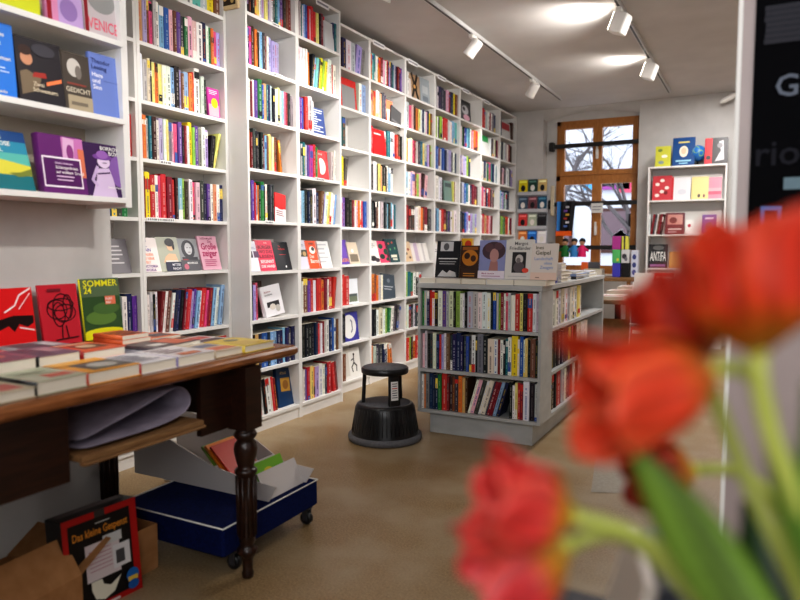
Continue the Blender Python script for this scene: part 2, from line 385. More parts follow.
# ------------------------------------------------------------------ bookcases
def case(name, label, M, w, zs, depth, mat=WHITE, t=.018, plinth=True, st=None, group=None, plate=None, tags=()):
    """zs: board top heights, bottom to top; the last is the top of the case"""
    t0 = thing(name, label, 'bookcase', group=group); t0.matrix_world = M
    st = st or t; top = zs[-1]
    for x in (0, w-st):
        m = MB(); m.box(x, 0, 0, x+st, depth, top); m.build('side_panel', mat, t0)
    for z in zs:
        m = MB(); m.box(st, .001, z-.02, w-st, depth, z); m.build('shelf', mat, t0)
    m = MB(); m.box(st, depth-.006, 0, w-st, depth, top-.02); m.build('back_panel', mat, t0)
    if plinth: m = MB(); m.box(st, .012, 0, w-st, .03, zs[0]-.02); m.build('plinth', mat, t0)
    for (tu_, tz, tw_) in tags:
        m = MB(); m.box(tu_*w, -.003, tz-.019, tu_*w+tw_, 0, tz+.003, (236,236,236))
        x_ = tu_*w+.006
        while x_ < tu_*w+tw_-.012: m.add([(x_,-.0035,tz-.013),(x_+.006,-.0035,tz-.013),(x_+.006,-.0035,tz-.003),(x_,-.0035,tz-.003)], [(0,1,2,3)], (50,50,54)); x_ += .009+.004*(int(x_*900) % 3 == 0)
        m.build('shelf_tag', PAPER, t0)
    if plate:
        for (pu, pz, pw) in plate:
            m = MB(); m.box(pu*w, -.004, pz-.03, pu*w+pw, 0, pz+.012, (236,236,238)); art = lines(random.Random(3), (120,120,130), pz-.004, pz+.02, 2, .1, .9)
            m.add([(pu*w+.01,-.0045,pz-.016),(pu*w+pw-.01,-.0045,pz-.016),(pu*w+pw-.01,-.0045,pz-.002),(pu*w+.01,-.0045,pz-.002)], [(0,1,2,3)], (140,140,150))
            m.build('label_holder', PLAIN, t0)
    return t0
def frame(x, y): return Matrix.Translation((x, y, 0)) @ Matrix.Rotation(math.pi/2, 4, 'Z')
ZS = [.09, .41, .72, 1.055, 1.36, 1.688, 2.0, 2.318, 2.62, 2.952]
ROWN = ['top', 'second', 'third', 'fourth', 'fifth', 'sixth', 'seventh', 'eighth', 'bottom']
def fill(M, w, rows, where, st=.018, zs=None, **kw):
    kw.setdefault('hs', 1.05)
    zs = zs or ZS; n = len(zs)-1
    for r, specs in rows.items():
        z = zs[n-1-r]; clear = zs[n-r]-.02-z
        if isinstance(specs, str): specs = [(0, 1, specs)]
        for f0, f1, sp in specs:
            row(M, st, w-st, z, sp, clear, f"{ROWN[r]} shelf of {where}", f0, f1, **kw)
def wz(r, zs=None): zs = zs or ZS; return zs[len(zs)-2-r]

# --- recessed bookcase A (two bays)
ZSA = [.09, .41, .707, 1.056, 1.358, 1.679, 1.99, 2.30, 2.61, 2.94]
MA = frame(-2.965, 2.622)
case('bookcase', 'tall white bookcase recessed behind the table, left of the protruding bookcases', MA, .695, ZSA, .2, st=.022, tags=[(.05, 1.358, .2), (.2, 1.679, .09), (.05, .707, .12)])
MA2 = frame(-2.965, 2.01)
case('bookcase', 'white bookcase bay half hidden behind the wall pier', MA2, .61, ZSA, .2)
fill(MA, .695, {
 0: "k46 r36 W46 b57 P47 P57 W57 t56 L46 Y46 n35",
 1: "o68 v48 n37 P37 L38 W48 b57 B57 p47 n37 V47 k46 N46 p57 p56 W76 D57 W36 N36 O36 P35 v45",
 2: [(0, .8, "W68 L46 C37 K37 y36 O36 y46 W46 W56 b46 K67 v36 n35 b66 O46 R37 W79 L46 K35")],
 3: "R37 O57 L36 T37 d57 C46 v57 W37 y27 G56 p36 P46 V57 K36 r36 W36 Y58 g36 V57 G46 W57 v56 >K64 >>y36",
 4: "r46 Y58 R57 W37 P47 R68 r67 R36 d37 b57 g37 d46 W47 P46 p56 k57 D46 V46 W36 o46 W46 D56",
 6: "K37 W36 L37 K36 W37 >r47 >W37 >n57 >W36 >D47 >D47 >K47 >r37 >R57 >v46 >V37 >b46 >W36 >R67 >P36 >r57 >b47 >W37 >L37 >b58",
 7: "n46 W46 K46 b46 R57 y46 D57 L46 R46 K46 W46 r46 T46 W46 O46 R56"}, 'recessed bookcase', hs=1.05, zs=ZSA, st=.024)
fill(MA2, .61, {4: [(.6, .92, "T45 D45 T45 k45 N44")], 6: "K46 W46 r46 L46 D46 W46 n46 R46 T46 Y47 g46 N57 b48 T57 W46 D57 V46", 3: "K46 R46 W46 D46 n46 L46 O46 r46 K46 G46 T46 W46 R46"}, 'bay behind the pier', zs=ZSA)
display(MA, .565, wz(2, ZSA), .10, .18, 'M', 'magenta pink book with yellow disc at right end of the second full shelf', [('r', .05, .05, .9, .45, 'p'), ('e', .55, .5, .28, .17, 'Y')]+lines(rnd, (250,240,240), .75, .92, 3), tilt=4, yoff=.03)
w = .655
z = wz(5, ZSA); gp = 'face-out books in the recessed bookcase'
display(MA, .03, z, .135, .198, (236,226,224), 'white face-out book with orange and purple lettering, leftmost in recessed bookcase',
  [('t','VING',.1,.88,.11,(120,110,160)),('t','LE A.',.1,.73,.12,(90,90,150)),('t','BRAIN',.1,.6,.13,(100,90,160)),('t','FRAUEN',.12,.47,.11,(240,150,110)),('t','DIE NEUE',.12,.36,.10,(240,150,110)),('t','WELT',.12,.25,.10,(240,150,110)),('t','VICTORIA',.1,.13,.11,(110,70,140)),('t','WORIA',.16,.02,.11,(110,70,140))], group=gp)
display(MA, .165, z, .16, .204, (176,178,162), 'grey-green face-out book with painted woman and navy title block',
  [('p',[(.18,.25),(.9,.25),(.8,.5),(.5,.52),(.3,.42)],(226,186,150)),('e',.62,.72,.17,.13,(226,186,150)),('e',.6,.84,.22,.12,(38,36,44)),('e',.75,.74,.06,.12,(38,36,44)),('r',.25,0,1,.27,(44,46,70)),('t','MITTER',.55,.15,.1,(230,230,235)),('t','NACHT',.55,.04,.1,(230,230,235)),('r',.28,.27,.85,.31,(230,226,220))], group=gp)
display(MA, .325, z, .155, .196, (146,148,152), 'grey face-out book with black and white portrait of long-haired woman',
  [('e',.48,.66,.34,.3,(62,62,70)),('e',.5,.68,.19,.19,(200,200,204)),('r',.1,.27,.9,.42,(62,62,70)),('r',.4,.7,.48,.72,(60,60,66)),('r',.55,.7,.63,.72,(60,60,66)),('r',.45,.56,.57,.58,(90,60,66)),('r',0,0,1,.33,(90,90,96)),('t','MONROSE',.3,.2,.09,(236,236,236)),('t','roman',.12,.32,.08,(200,70,80)),('e',.22,.12,.12,.09,(196,110,130))], group=gp)
display(MA, .495, z, .16, .214, (222,172,190), 'pink face-out book with bold crimson title, rightmost in recessed bookcase',
  [('t','LUIZA MILLNE',.12,.9,.08,(120,40,70)),('t','Die',.5,.8,.10,(150,20,80)),('t','Große',.1,.6,.27,(170,20,90),.8,1),('t','zeiger',.1,.4,.27,(170,20,90),.8,1)]+lines(rnd, (190,90,130), .08, .3, 4, .15, .85), group=gp)
display(MA2, .42, wz(5, ZSA), .15, .19, (120,116,122), 'dim grey face-out book partly hidden behind the wall pier', lines(rnd, (200,196,200), .2, .8, 5), t=.03)

# --- protruding bookcases 1 and 2
M1 = frame(-2.812, 3.319); M2 = frame(-2.812, 3.845)
ZS1 = [.095, .41, .73, 1.04, 1.365, 1.69, 2.005, 2.32, 2.635, 2.945]
case('bookcase', 'first protruding white bookcase with its side panel facing the table', M1, .526, ZS1, .40, tags=[(.5, 2.32, .1), (.3, 1.365, .09), (.55, 2.005, .07), (.5, 2.635, .08)])
case('bookcase', 'second protruding white bookcase, taller than the long row beside it', M2, .545, ZS1, .40, plate=[(.42, 2.93, .16)], tags=[(.35, 1.69, .12), (.1, 2.005, .1), (.4, 2.32, .08)])
for M_ in (M1, M2): pass
p = atY(222, 12, 3.318); q = atY(240, 9, 3.318)
m = MB(); m.bbox(0, -.02, 0, q.x-p.x, 0, .16, (214,190,150), .003); art_into(m, q.x-p.x, .16, [('r',.12,.14,.88,.9,(60,50,40)),('e',.3,.4,.1,.1,(200,170,110)),('e',.6,.6,.12,.1,(200,170,110)),('e',.7,.3,.09,.1,(200,170,110))], y=-.021)
o = m.build('picture_frame', PAPER); o.location = (p.x, 3.3185, p.z); tag(o, 'small beige framed picture on the bookcase side panel at top edge', 'picture')
K1 = 'nearest protruding bookcase'; K2 = 'second protruding bookcase'
fill(M1, .526, {
 0: "B47 v47 d36 K56 O37 y36 W36 v57 y46 v46 W47 k57 T37 b37 V68 d57 n46 r57",
 1: [(0, .72, "b47 D36 M67 d78 O57 K36 W37 b57 k57 r36 W36 v66 v65 v65 v65")],
 2: "T46 W57 r26 W37 V57 N78 B46 o57 T37 D37 L37 K46 W46 y47 L36 b46 P46 r36 K56 G45",
 3: [(0, .74, "o57 O47 r36 k58 K37 K77 K57 r46 b46 n36 y67 C46 n46 K36 <O45")],
 4: [(0, .56, "W57 K26 V68 R37 b46 O26 K57 N78 K26 W57 K36 k47 K57")],
 6: [(0, .19, "D57 v36 P37")],
 7: [(0, 1, "y46 K26 o46 D46 B86 D36 b46 b46 D46 D46 b37 D47 k46 D57")],
 8: [(.04, .6, "<V47 <Y46 <p36 <W47 <K57 <W77 <W47 <R47 <r46")]}, K1, zs=ZS1)
fill(M2, .545, {
 0: [(0, .72, "p38 W47 L37 T46 W26 b37 B47 R37 L46 R68 R56 y36 y26 K46 r67 R26"), (.9, 1, "D35 T45")],
 1: "R37 W58 W48 W48 W38 O57 >K47 >b46 >t46 >k36 >Y57 >g36 >Y46 W26 W78 R26 W66",
 2: [(0, .42, "R57 V46 B36 R57 L78 W36")],
 3: [(0, .52, "W47 K36 L36 T47 L46 V36 M66 R57 N56"), (.86, .95, "L45 W36")],
 4: "O57 W26 b46 K57 D36 k57 W68 D46 >n57 >v46 >W47 >y47 >W47 >W36 >b36",
 6: "D47 W26 n78 V46 R57 W46 R77 O46 r57 W36 R57 >R57",
 7: "W36 K57 K57 K57 K47 D47 R46 W26 r37 L37 W57 D47 B38 W37 n37",
 8: "K46 W36 V36 R47 y57 O26 v66 W57 W46 D36 R67 <R46 <r46"}, K2, zs=ZS1)
z = wz(4, ZS1)
display(M1, .30, z, .115, .20, 'R', 'red and white book leaning open-faced at right of a shelf', [('r', 0, 0, 1, .5, (226,220,222)), ('e', .5, .6, .45, .14, 'R')]+lines(rnd, (150,80,90), .2, .4, 3), tilt=6, roll=8, yoff=.03)
z = wz(5, ZS1); g1 = 'face-out books at eye level'
display(M1, .12, z, .30, .212, 'W', 'blank white card standing behind the red and black face-out books', [], tilt=8, yoff=.11, pages=False, name='card', cat='card', t=.006)
display(M1, .028, z, .14, .20, (220,220,232), 'pale lavender face-out book with small photo strip, left in nearest protruding bookcase', [('r',.08,.45,.55,.66,(50,36,60)),('r',.62,.45,.98,.66,(90,60,90)),('r',.1,.85,.3,.9,(60,60,70))]+lines(rnd, (150,150,180), .7, .8, 2), group=g1)
display(M1, .15, z, .17, .206, (228,62,92), 'crimson pink face-out book with bold black and white capitals',
  [('t','BÜRGER',.12,.72,.15,(90,20,40),.8,1),('t','WO DAS',.12,.57,.15,(90,20,40),.8,1),('t','LESEN',.12,.42,.15,(90,20,40),.8,1),('t','BEGINNT',.12,.25,.15,(250,240,240),.8,1),('t','DIE HAND',.12,.1,.13,(250,240,240),.8,1),('t','BUCH',.5,.89,.06,(250,220,220))], group=g1)
display(M1, .325, z, .165, .195, (36,38,44), 'black face-out book with thin red title in nearest protruding bookcase', [('t','Die',.35,.82,.08,(210,60,60)),('t','Verfassten',.3,.72,.09,(220,70,70)),('r',.3,.54,.75,.555,(200,60,60)),('e',.62,.12,.05,.04,(230,230,230))], group=g1)
z = wz(5, ZS1)
display(M2, .03, z, .15, .212, (214,212,228), 'pale face-out book with a dark group photo in second protruding bookcase', [('r',0,.42,1,.66,(70,70,60)),('e',.4,.55,.12,.08,(210,180,120)),('e',.75,.52,.14,.08,(190,160,110))]+lines(rnd, (140,140,160), .75, .9, 3), group=g1)
display(M2, .17, z, .155, .208, (236,88,40), 'orange face-out book with a white bird and script lettering', [('e',.5,.66,.24,.14,(238,236,230)),('e',.55,.7,.12,.07,(60,60,60)),('t','Das',.2,.38,.17,(250,240,230)),('t','Baron',.2,.2,.2,(250,240,230),.7,1),('t','ROMAN',.3,.86,.08,(60,30,30))], group=g1)
display(M2, .30, z, .17, .205, (238,238,236), 'plain white face-out book right of the orange one', lines(rnd, (200,200,205), .1, .9, 5), group=g1)
display(M2, .25, wz(2, ZS1), .17, .205, (48,74,142), 'navy blue face-out book covered in rows of white text', [('r',.08,.9-.085*i,.3+.6*rnd.random(),.94-.085*i,(220,226,240)) for i in range(10)], tilt=8, yoff=.05)
display(M2, .29, wz(3, ZS1), .15, .215, (214,40,44), 'red face-out book with a large white half circle', [('e',.42,.45,.34,.28,(240,232,220)),('r',.0,.1,.25,.8,(214,40,44)),('t','ATLAS',.2,.84,.08,(250,220,210))], tilt=6, yoff=.04)
display(M2, .37, wz(0, ZS1), .12, .20, (200,200,204), 'light grey box-like book at the right end of topmost shelf', [], tilt=3, t=.05, yoff=.02)
display(M1, .15, wz(6, ZS1)+.0, .12, .24, (84,66,56), 'dark brown book standing behind a white illustrated book', [('r',.1,.6,.9,.8,(120,80,60))], tilt=2, yoff=.12)
display(M1, .20, wz(6, ZS1), .20, .205, (230,228,232), 'white face-out book with black ink sketch, tilted in its compartment', [('t','Illustrierte',.12,.78,.08,(150,60,70)),('t','Geschichten',.12,.68,.08,(90,90,100)),('r',.15,.3,.8,.47,(50,48,52)),('e',.42,.3,.16,.1,(214,206,196)),('e',.68,.22,.12,.12,(190,186,180))], tilt=10, roll=-6, yoff=.03, t=.03)
display(M1, .345, wz(8, ZS1), .17, .27, (28,62,104), 'dark blue book with ochre square leaning at the bottom right of nearest bookcase', [('r',.2,.4,.8,.75,(196,150,60)),('t','ATLAS',.2,.84,.09,(214,180,110)),('e',.5,.57,.18,.12,(150,100,40))], tilt=10, roll=5, yoff=.05, t=.03)

# --- long row, units 3..9
UX = -2.96; U0 = 5.075; UW = .658
units = [(4.392, .683)]+[(U0+UW*i, UW) for i in range(6)]
UR = {
3: {0:[(.1,1,"W37 k88 r36 D47 W67 L57 >v67 >G36")], 1:[(.1,.34,"k46 L57 K36"),(.82,1,"W37 b57")], 2:[(.1,.5,"W46 L26 R46 K36 T57 s57")], 3:[(.1,.58,"o57 O47 K47 r26 Y57 >k46")],
    4:[(.1,1,"V37 B47 D57 Y67 v27 V47 K67 K46 r46 W26 p36 O26 W36 R36 B56")], 6:[(.1,.55,"K47 P36 W36 R78 R57")], 7:[(.1,.48,"n57 W36 W46 K57")], 8:[(.1,.5,"K36 C46 Y66 n36")]},
4: {0:"Y58 O36 t57 T27 W46 Y36 O46 r67 p46 W26 R47 K26 v37 k57 T26 L36 D46 r46 D36 V46", 1:[(0,.52,"K46 o46 n26 O46 W57 L47 o36 k57 k46")], 2:[(0,.14,"W36 R57"),(.45,1,"W26 k46 T57 T37 W57 p57 R36 R46 d57 K36")],
    3:[(0,.74,"n37 K46 W68 K26 y47 O26 C26 K57 d26 W37 b46 W56")], 4:[(0,.82,"K88 k46 K37 n57 W47 L57 K46 k47 b36 K57 b47 W36 T36 b26")], 6:[(0,.42,"r46 O57 n37 O36 L46 W46")], 7:"k57 K57 W46 C57 W36 g36 >N46 >W47 >k57 >k47 >L37", 8:[(0,.85,"O57 L36 k57 k46 D46 W26 <O45")]},
5: {0:[(0,.16,"K57 k37 W36")], 1:"K46 L68 P46 p37 d57 O46 y36 W26 D57 W26 p26 D37 Y36 n36", 2:"Y57 o36 W36 C37 P46 r36 L46 k46 T57 y36 L46 v36 n26 g36", 3:[(0,.85,"W36 b46 W46 v36 p57 n36 g46 p47 >d57 >p46")],
    4:"O46 r57 d46 k67 W46 C57 O46 n36 r67 k36 k46", 6:[(0,.8,"g57 T57 N46 W46 K46 L46")], 7:"K46 W36 r36 K46 L36 k46 W46 D46 n46", 8:[(0,.8,"O46 R46 g26 d36 O46 R46")]},
6: {0:"K36 W36 L36 D57 k67 k46 p57 r26 D67 Y57 n47", 1:"K46 g46 W26 K36 g57 W26 R57 R57 L57 W46 b57 b37 t57", 2:"v46 B57 n46 L36 B57 D46 L57 v57 k46 W46 D36", 3:[(0,.5,"O46 W68 W57 K26"),(.82,1,"y36 n46 W36")],
    4:"O46 D36 b57 W46 R57 r57 k46 V26 D46 W36 C57 W57", 6:"K46 W46 R46 D46 L46 O46 T46 n46", 7:"K46 W46 R46 D46 L46 O46 T46 n46"},
7: {0:[(0,.1,"L46")], 1:"L57 W36 N46 K26 V36 B46 b36 T57 W57 R26 p36 O67 R57 Y36", 2:[(0,.58,"r46 V36 L36 v46 v46 g57 D36")], 3:"T57 K36 L57 B46 T57 W36 D46 r57 r46 d36", 4:"b46 k57 K46 B46 v57 W46 v46 L46 v46", 5:[(0,.6,"W44 R45 p45 V44")]},
8: {0:"p46 R57 R36 L57 W46 r36 W46 G57 D46", 1:[(.55,1,"W36 k36 K36 L36 W36 y46 D36 r36")], 2:"T57 W46 D57 L46 N36 P57 T57 D47 W36 T46", 3:"R57 P57 W36 R36 D46 R57 k36 p46 d36", 4:[(0,.8,"d57 W26 R57 o46 W26 R46 p46 r46")], 5:"b46 W46 D46 K46 R46"},
9: {0:[(0,.2,"L46 D36"),(.8,1,"d57")], 1:"d57 W36 k57 W57 L57 W36 r57 d46", 2:"k46 d57 W36 p46 k57 W57 W36 D57 v36", 3:[(0,1,"k46 b57 W36 v46 N36 L46 D88")], 4:"R57 k46 g57 W26 N36 O46 R57 W26 D46 r36", 5:"n46 W46 K46 r46 D46"}}
UNAME = ['third bookcase', 'fourth bookcase', 'fifth bookcase', 'sixth bookcase', 'seventh bookcase', 'eighth bookcase', 'ninth bookcase']
ULAB = ['third white bookcase on left wall, first set back behind the protruding pair', 'fourth white bookcase on left wall, behind the black step stool', 'fifth white bookcase on left wall, partly behind the island', 'sixth white bookcase on left wall', 'seventh white bookcase on left wall, with pink picture book on top', 'eighth white bookcase on left wall, second from far corner', 'ninth and farthest white bookcase in the back corner']
UM = []
for i, (y, w) in enumerate(units):
    M = frame(UX, y); UM.append(M)
    case('bookcase', ULAB[i], M, w-.001, ZS, .22, group=None, plate=[(.08, 2.945, .2)] if i in (1, 2, 3, 4, 5) else None, st=.016)
    fill(M, w, UR[i+3], UNAME[i], st=.016)
def D_(u, r, f, wd, h, c, label, art=(), **kw):
    w = units[u-3][1]; return display(UM[u-3], .016+f*(w-.032), wz(r), wd, h, c, label, art, group='face-out books in the long row of bookcases', **kw)
D_(3,1,.38,.26,.24,(206,44,40),'red framed grey picture book near the top of third bookcase',[('r',.14,0,.9,.76,(150,150,152))],tilt=4,yoff=.03,t=.04)
D_(3,5,.27,.22,.205,(104,70,170),'purple face-out book with orange lettering',[('t','MEIN',.12,.72,.2,(236,150,60)),('t','TOR',.12,.4,.2,(236,150,60)),('t','WOLKEN',.1,.1,.2,(236,150,60),.8,1)])
D_(3,5,.58,.18,.185,(206,190,170),'beige face-out book beside the purple and orange one',[('r',.2,.1,.9,.45,(120,110,96)),('e',.5,.6,.1,.08,(240,236,230))])
D_(3,6,.56,.16,.21,(220,224,230),'white book with a small landscape picture, low in third bookcase',[('r',.1,.08,.9,.38,(110,120,100)),('r',.1,.3,.9,.4,(80,90,90))],tilt=4)
D_(3,7,.42,.26,.24,(60,60,150),'blue violet book with large white disc, low in third bookcase',[('e',.45,.5,.42,.42,(232,230,228)),('l',[(.55,.72),(.62,.66),(.62,.38),(.55,.3)],.05,(90,90,120))],tilt=6)
D_(3,8,.48,.26,.25,(232,230,226),'white book with black leaping figure, bottom of third bookcase',[('l',[(.62,.72),(.6,.5),(.45,.36),(.5,.2)],.05,(20,20,20)),('l',[(.6,.5),(.75,.38),(.72,.2)],.05,(20,20,20)),('l',[(.6,.64),(.45,.6)],.04,(20,20,20)),('e',.62,.78,.05,.05,(20,20,20)),('r',.05,.1,.3,.9,(214,210,204))],tilt=8)
D_(4,1,.56,.12,.20,(236,120,84),'small orange and white book near top of fourth bookcase',[('r',0,0,1,.6,(240,200,180))],tilt=4)
D_(4,1,.62,.19,.17,(70,70,72),'dark grey book leaning flat at the end of a fourth bookcase shelf',[('r',.1,.2,.9,.3,(110,110,112))],tilt=4,roll=14,yoff=.02)
D_(4,2,.13,.22,.22,(200,24,28),'large glossy red book in third shelf of fourth bookcase',[('r',.05,.8,.6,.86,(240,200,200))],tilt=2,t=.05,yoff=.02)
D_(4,5,.05,.2,.205,(228,226,222),'white face-out book splashed with black ink',[('e',.4,.2,.3,.12,(40,36,40)),('e',.75,.12,.2,.1,(60,50,60)),('e',.2,.35,.1,.05,(150,60,60))]+lines(rnd,(150,150,150),.6,.85,3))
D_(4,5,.36,.19,.20,(226,70,110),'pink face-out book with dark green leaf shapes',[('e',.3,.75,.22,.12,(20,80,60)),('e',.7,.5,.2,.14,(20,80,60)),('e',.3,.28,.24,.12,(20,60,50)),('e',.75,.15,.16,.08,(20,80,60))])
D_(4,5,.60,.23,.22,(18,70,76),'dark teal face-out book with scattered red and cream dots',[('e',.3,.8,.06,.05,(220,90,70)),('e',.6,.85,.07,.05,(220,90,70)),('e',.75,.6,.05,.05,(120,190,120)),('e',.35,.55,.05,.05,(120,190,120)),('r',.3,.2,.8,.32,(226,220,200)),('r',.4,.08,.8,.16,(226,220,200))])
D_(4,6,.43,.24,.24,(66,78,90),'slate grey book facing out at an angle beside orange spines',[('r',.15,.5,.85,.53,(200,204,210)),('r',.15,.4,.7,.43,(200,204,210)),('e',.5,.75,.12,.08,(120,130,140))],tilt=8,roll=6)
D_(5,0,.18,.26,.24,(170,140,110),'tan picture book with black crossed pattern on the top shelf',[('l',[(.3,0),(.8,1)],.14,(20,18,18)),('l',[(.85,0),(.35,1)],.14,(20,18,18)),('e',.57,.5,.2,.14,(30,26,24)),('e',.55,.52,.1,.08,(214,160,90)),('r',0,0,.25,.75,(214,206,204))],tilt=4)
D_(5,0,.62,.21,.25,(160,170,178),'blue grey picture book at right end of top shelf in fifth bookcase',[('r',.2,.4,.8,.7,(190,196,200)),('r',.2,.1,.8,.3,(120,130,140))],tilt=4)
D_(5,5,.07,.18,.20,(214,186,150),'cream face-out book with dark floral pattern',[('e',.3,.8,.12,.06,(90,60,50)),('e',.65,.6,.14,.07,(150,80,60)),('e',.35,.4,.14,.07,(60,60,50)),('e',.7,.2,.12,.06,(90,60,50))])
D_(5,5,.36,.19,.185,(222,214,210),'off-white face-out book with a pale lilac band',[('r',.35,0,.75,1,(190,170,190))])
D_(5,5,.66,.19,.185,(228,224,220),'white face-out book with a thin grey band, right of the lilac one',[('r',.3,0,.5,1,(196,190,190))])
for (f, c, lb) in ((.05,(230,226,224),'white'),(.36,(226,214,196),'cream'),(.66,(220,214,220),'pale lilac')):
    D_(6,5,f,.17,.2,c,lb+' face-out book in sixth bookcase, behind the island display',lines(rnd,(120,110,120),.4,.8,4))
D_(7,0,.1,.33,.23,(70,72,78),'black and white picture book with pink blossom on seventh bookcase top shelf',[('e',.5,.55,.3,.22,(190,192,196)),('e',.4,.6,.12,.1,(50,50,56)),('e',.6,.2,.3,.14,(222,170,190)),('r',0,.85,1,1,(40,42,46))],tilt=4)
D_(6,3,.50,.2,.22,(120,150,140),'grey-green picture book standing in fourth shelf of sixth bookcase',[('r',.1,.7,.9,.9,(60,80,80))],tilt=3)
D_(8,1,.06,.29,.23,(20,140,70),'green and white picture book near top of eighth bookcase',[('r',0,0,1,.68,(214,216,214))],tilt=3,t=.04)
D_(9,0,.25,.34,.22,(200,200,200),'grey picture book with red top panel in the far corner bookcase',[('r',0,.5,.9,.9,(170,30,40))],tilt=3,t=.04)

# ------------------------------------------------------------------ hung shelf above the table
MH = frame(-2.205, .55)
t0 = thing('wall_shelf', 'white open wall shelf hung on the pier above the table', 'shelf'); t0.matrix_world = MH
HW = 1.365; HD = .245
for z in (1.39, 1.695, 1.99, 2.30): m = MB(); m.box(0, 0, z-.02, HW-.03, HD, z); m.build('shelf', WHITE, t0)
m = MB(); m.box(HW-.03, .012, 1.355, HW, HD, 2.45); m.build('side_panel', WHITE, t0)
m = MB(); m.box(0, .012, 1.355, .02, HD, 2.45); m.build('side_panel', WHITE, t0)
m = MB(); m.box(.02, HD-.008, 1.37, HW-.03, HD-.001, 2.45, (200,190,178)); m.build('back_panel', noise_mat('beige_backing', (192,180,164), (204,192,176), 5, .7), t0)
def HB(px0, px1, z, h, c, label, art, tilt=8, t=.025, yoff=.03, **kw):
    def ly(px):     # world y of pixel column px on this shelf front
        d = ray(px, 150); return (-2.205-yoff)/d.x*d.y
    a, b = ly(px0+7)-.55, ly(px1+8)-.55
    return display(MH, a, z, b-a, h, c, label, art, tilt=tilt, t=t, yoff=yoff, group='face-out books on the hung wall shelf', **kw)
purp = (86,30,96)
HB(-22, 26, 1.39, .212, (30,120,160), 'turquoise and yellow landscape book, first at left on lowest hung shelf',
   [('r',0,.62,1,.82,(44,140,170)),('r',0,.82,1,1,(20,70,130)),('r',0,.4,1,.62,(90,180,170)),('p',[(0,.2),(1,.25),(1,.42),(.4,.5),(0,.42)],(214,206,70)),('r',0,0,1,.25,(16,110,120)),('p',[(.5,.28),(.75,.3),(1,.38),(1,.26),(.7,.22)],(120,130,50)),('t','DIESER',.12,.85,.1,(240,244,240)),('t','ENDLOSE',.12,.74,.1,(240,244,240)),('t','NEBEL',.12,.63,.1,(240,244,240))], tilt=16)
HB(36, 79, 1.39, .214, (104,40,112), 'violet book with a white framed title box on the lowest hung shelf',
   [('r',.5,.5,1,.98,(196,120,180)),('p',[(.5,.6),(.75,.55),(.8,.95),(.55,.98)],(214,170,206)),('e',.68,.72,.08,.14,(140,60,130)),('r',.86,.3,1,.8,(214,120,90)),('r',.02,.1,.9,.62,(236,226,236)),('r',.05,.13,.87,.59,purp),('t','Sibylle Hoffmann',.3,.5,.05,(226,200,226)),('t','Schlangenlinien',.3,.42,.07,'W'),('t','auf weißem Grund',.3,.34,.07,'W')]+lines(rnd,(220,190,220),.18,.3,2,.3,.7), t=.035)
HB(80, 118, 1.39, .206, (60,30,80), 'purple tinted book showing a woman in a hat, rightmost on lowest hung shelf',
   [('e',.85,.5,.25,.3,(130,90,160)),('p',[(.1,0),(.75,0),(.68,.35),(.6,.55),(.3,.52),(.25,.3)],(206,184,216)),('e',.48,.66,.16,.12,(220,200,226)),('e',.46,.75,.25,.06,(120,70,150)),('e',.46,.79,.15,.08,(150,100,176)),('l',[(.3,.55),(.15,.3),(.25,.2)],.07,(196,170,210)),('l',[(.3,.42),(.6,.46)],.03,(60,30,80)),('r',.44,.63,.55,.645,(80,40,100)),('t','BORROW',.42,.88,.1,'W'),('t','BOX',.62,.79,.1,'W'),('t','Amelie Fontaine',.5,.16,.06,'W')], t=.03)
HB(-12, 12, 1.695, .245, (44,120,214), 'bright blue book cut by the left picture edge on the middle hung shelf', [('t','Alles',.2,.82,.08,'W'),('t','gut',.2,.7,.08,'W'),('t','Roman',.2,.5,.08,'W'),('t','Berlin',.2,.05,.06,'W')]+lines(rnd,(200,220,250),.3,.4,2), tilt=4)
HB(16, 60, 1.695, .225, (42,38,44), 'dark painting covered book with bright orange hand, middle hung shelf',
   [('e',.22,.68,.13,.11,(196,140,110)),('e',.2,.8,.14,.08,(60,40,36)),('p',[(.05,.1),(.4,.2),(.5,.4),(.2,.5),(.05,.45)],(120,104,84)),('p',[(.35,.48),(.6,.5),(.62,.42),(.3,.4)],(160,50,44)),('p',[(.6,.36),(.95,.46),(.95,.4),(.6,.3)],(236,130,80)),('e',.6,.85,.26,.1,(66,64,72)),('t','Zwei',.3,.27,.09,(220,206,180)),('t','Schwestern',.28,.18,.09,(220,206,180))], tilt=7)
HB(61, 87, 1.695, .212, (74,66,60), 'brown and grey book with a portrait statue and pale lower band', [('e',.4,.75,.25,.16,(196,190,184)),('e',.55,.68,.12,.12,(120,112,106)),('r',.1,0,1,.27,(170,156,132)),('t','GEDICHT',.05,.32,.12,(210,200,180),.9,1),('r',.1,.45,.8,.48,(140,70,60)),('r',.2,.1,.8,.16,(120,110,96))], tilt=5, t=.04)
HB(88, 119, 1.695, .236, (110,130,196), 'periwinkle blue book with dark and white title words beside the brown portrait book', [('t','Theodor',.04,.84,.1,(36,44,100)),('t','Lessing',.04,.74,.1,(36,44,100)),('t','Haos',.04,.62,.1,(240,240,250)),('t','und',.04,.52,.1,(240,240,250)),('t','Sinn',.04,.42,.1,(240,240,250)),('r',.35,.57,.85,.575,(60,70,120))], tilt=4, t=.02)
HB(-14, 38, 1.99, .2, (206,212,40), 'lime yellow book on the upper hung shelf', [('r',.1,.3,.9,.5,(240,240,200))], tilt=4)
HB(46, 80, 1.99, .2, (214,140,180), 'pink and lilac painted book on the upper hung shelf', [('r',.3,0,1,1,(190,160,210)),('e',.6,.3,.25,.2,(150,120,180)),('r',0,0,.12,1,(150,20,40))], tilt=4)
HB(83, 116, 1.99, .2, (200,190,194), 'grey book with pink word VENICE on the upper hung shelf', [('e',.5,.7,.4,.25,(150,150,150)),('t','VENICE',.08,.12,.3,(226,110,130),.86,1),('r',0,0,.1,1,(140,20,36))], tilt=4)

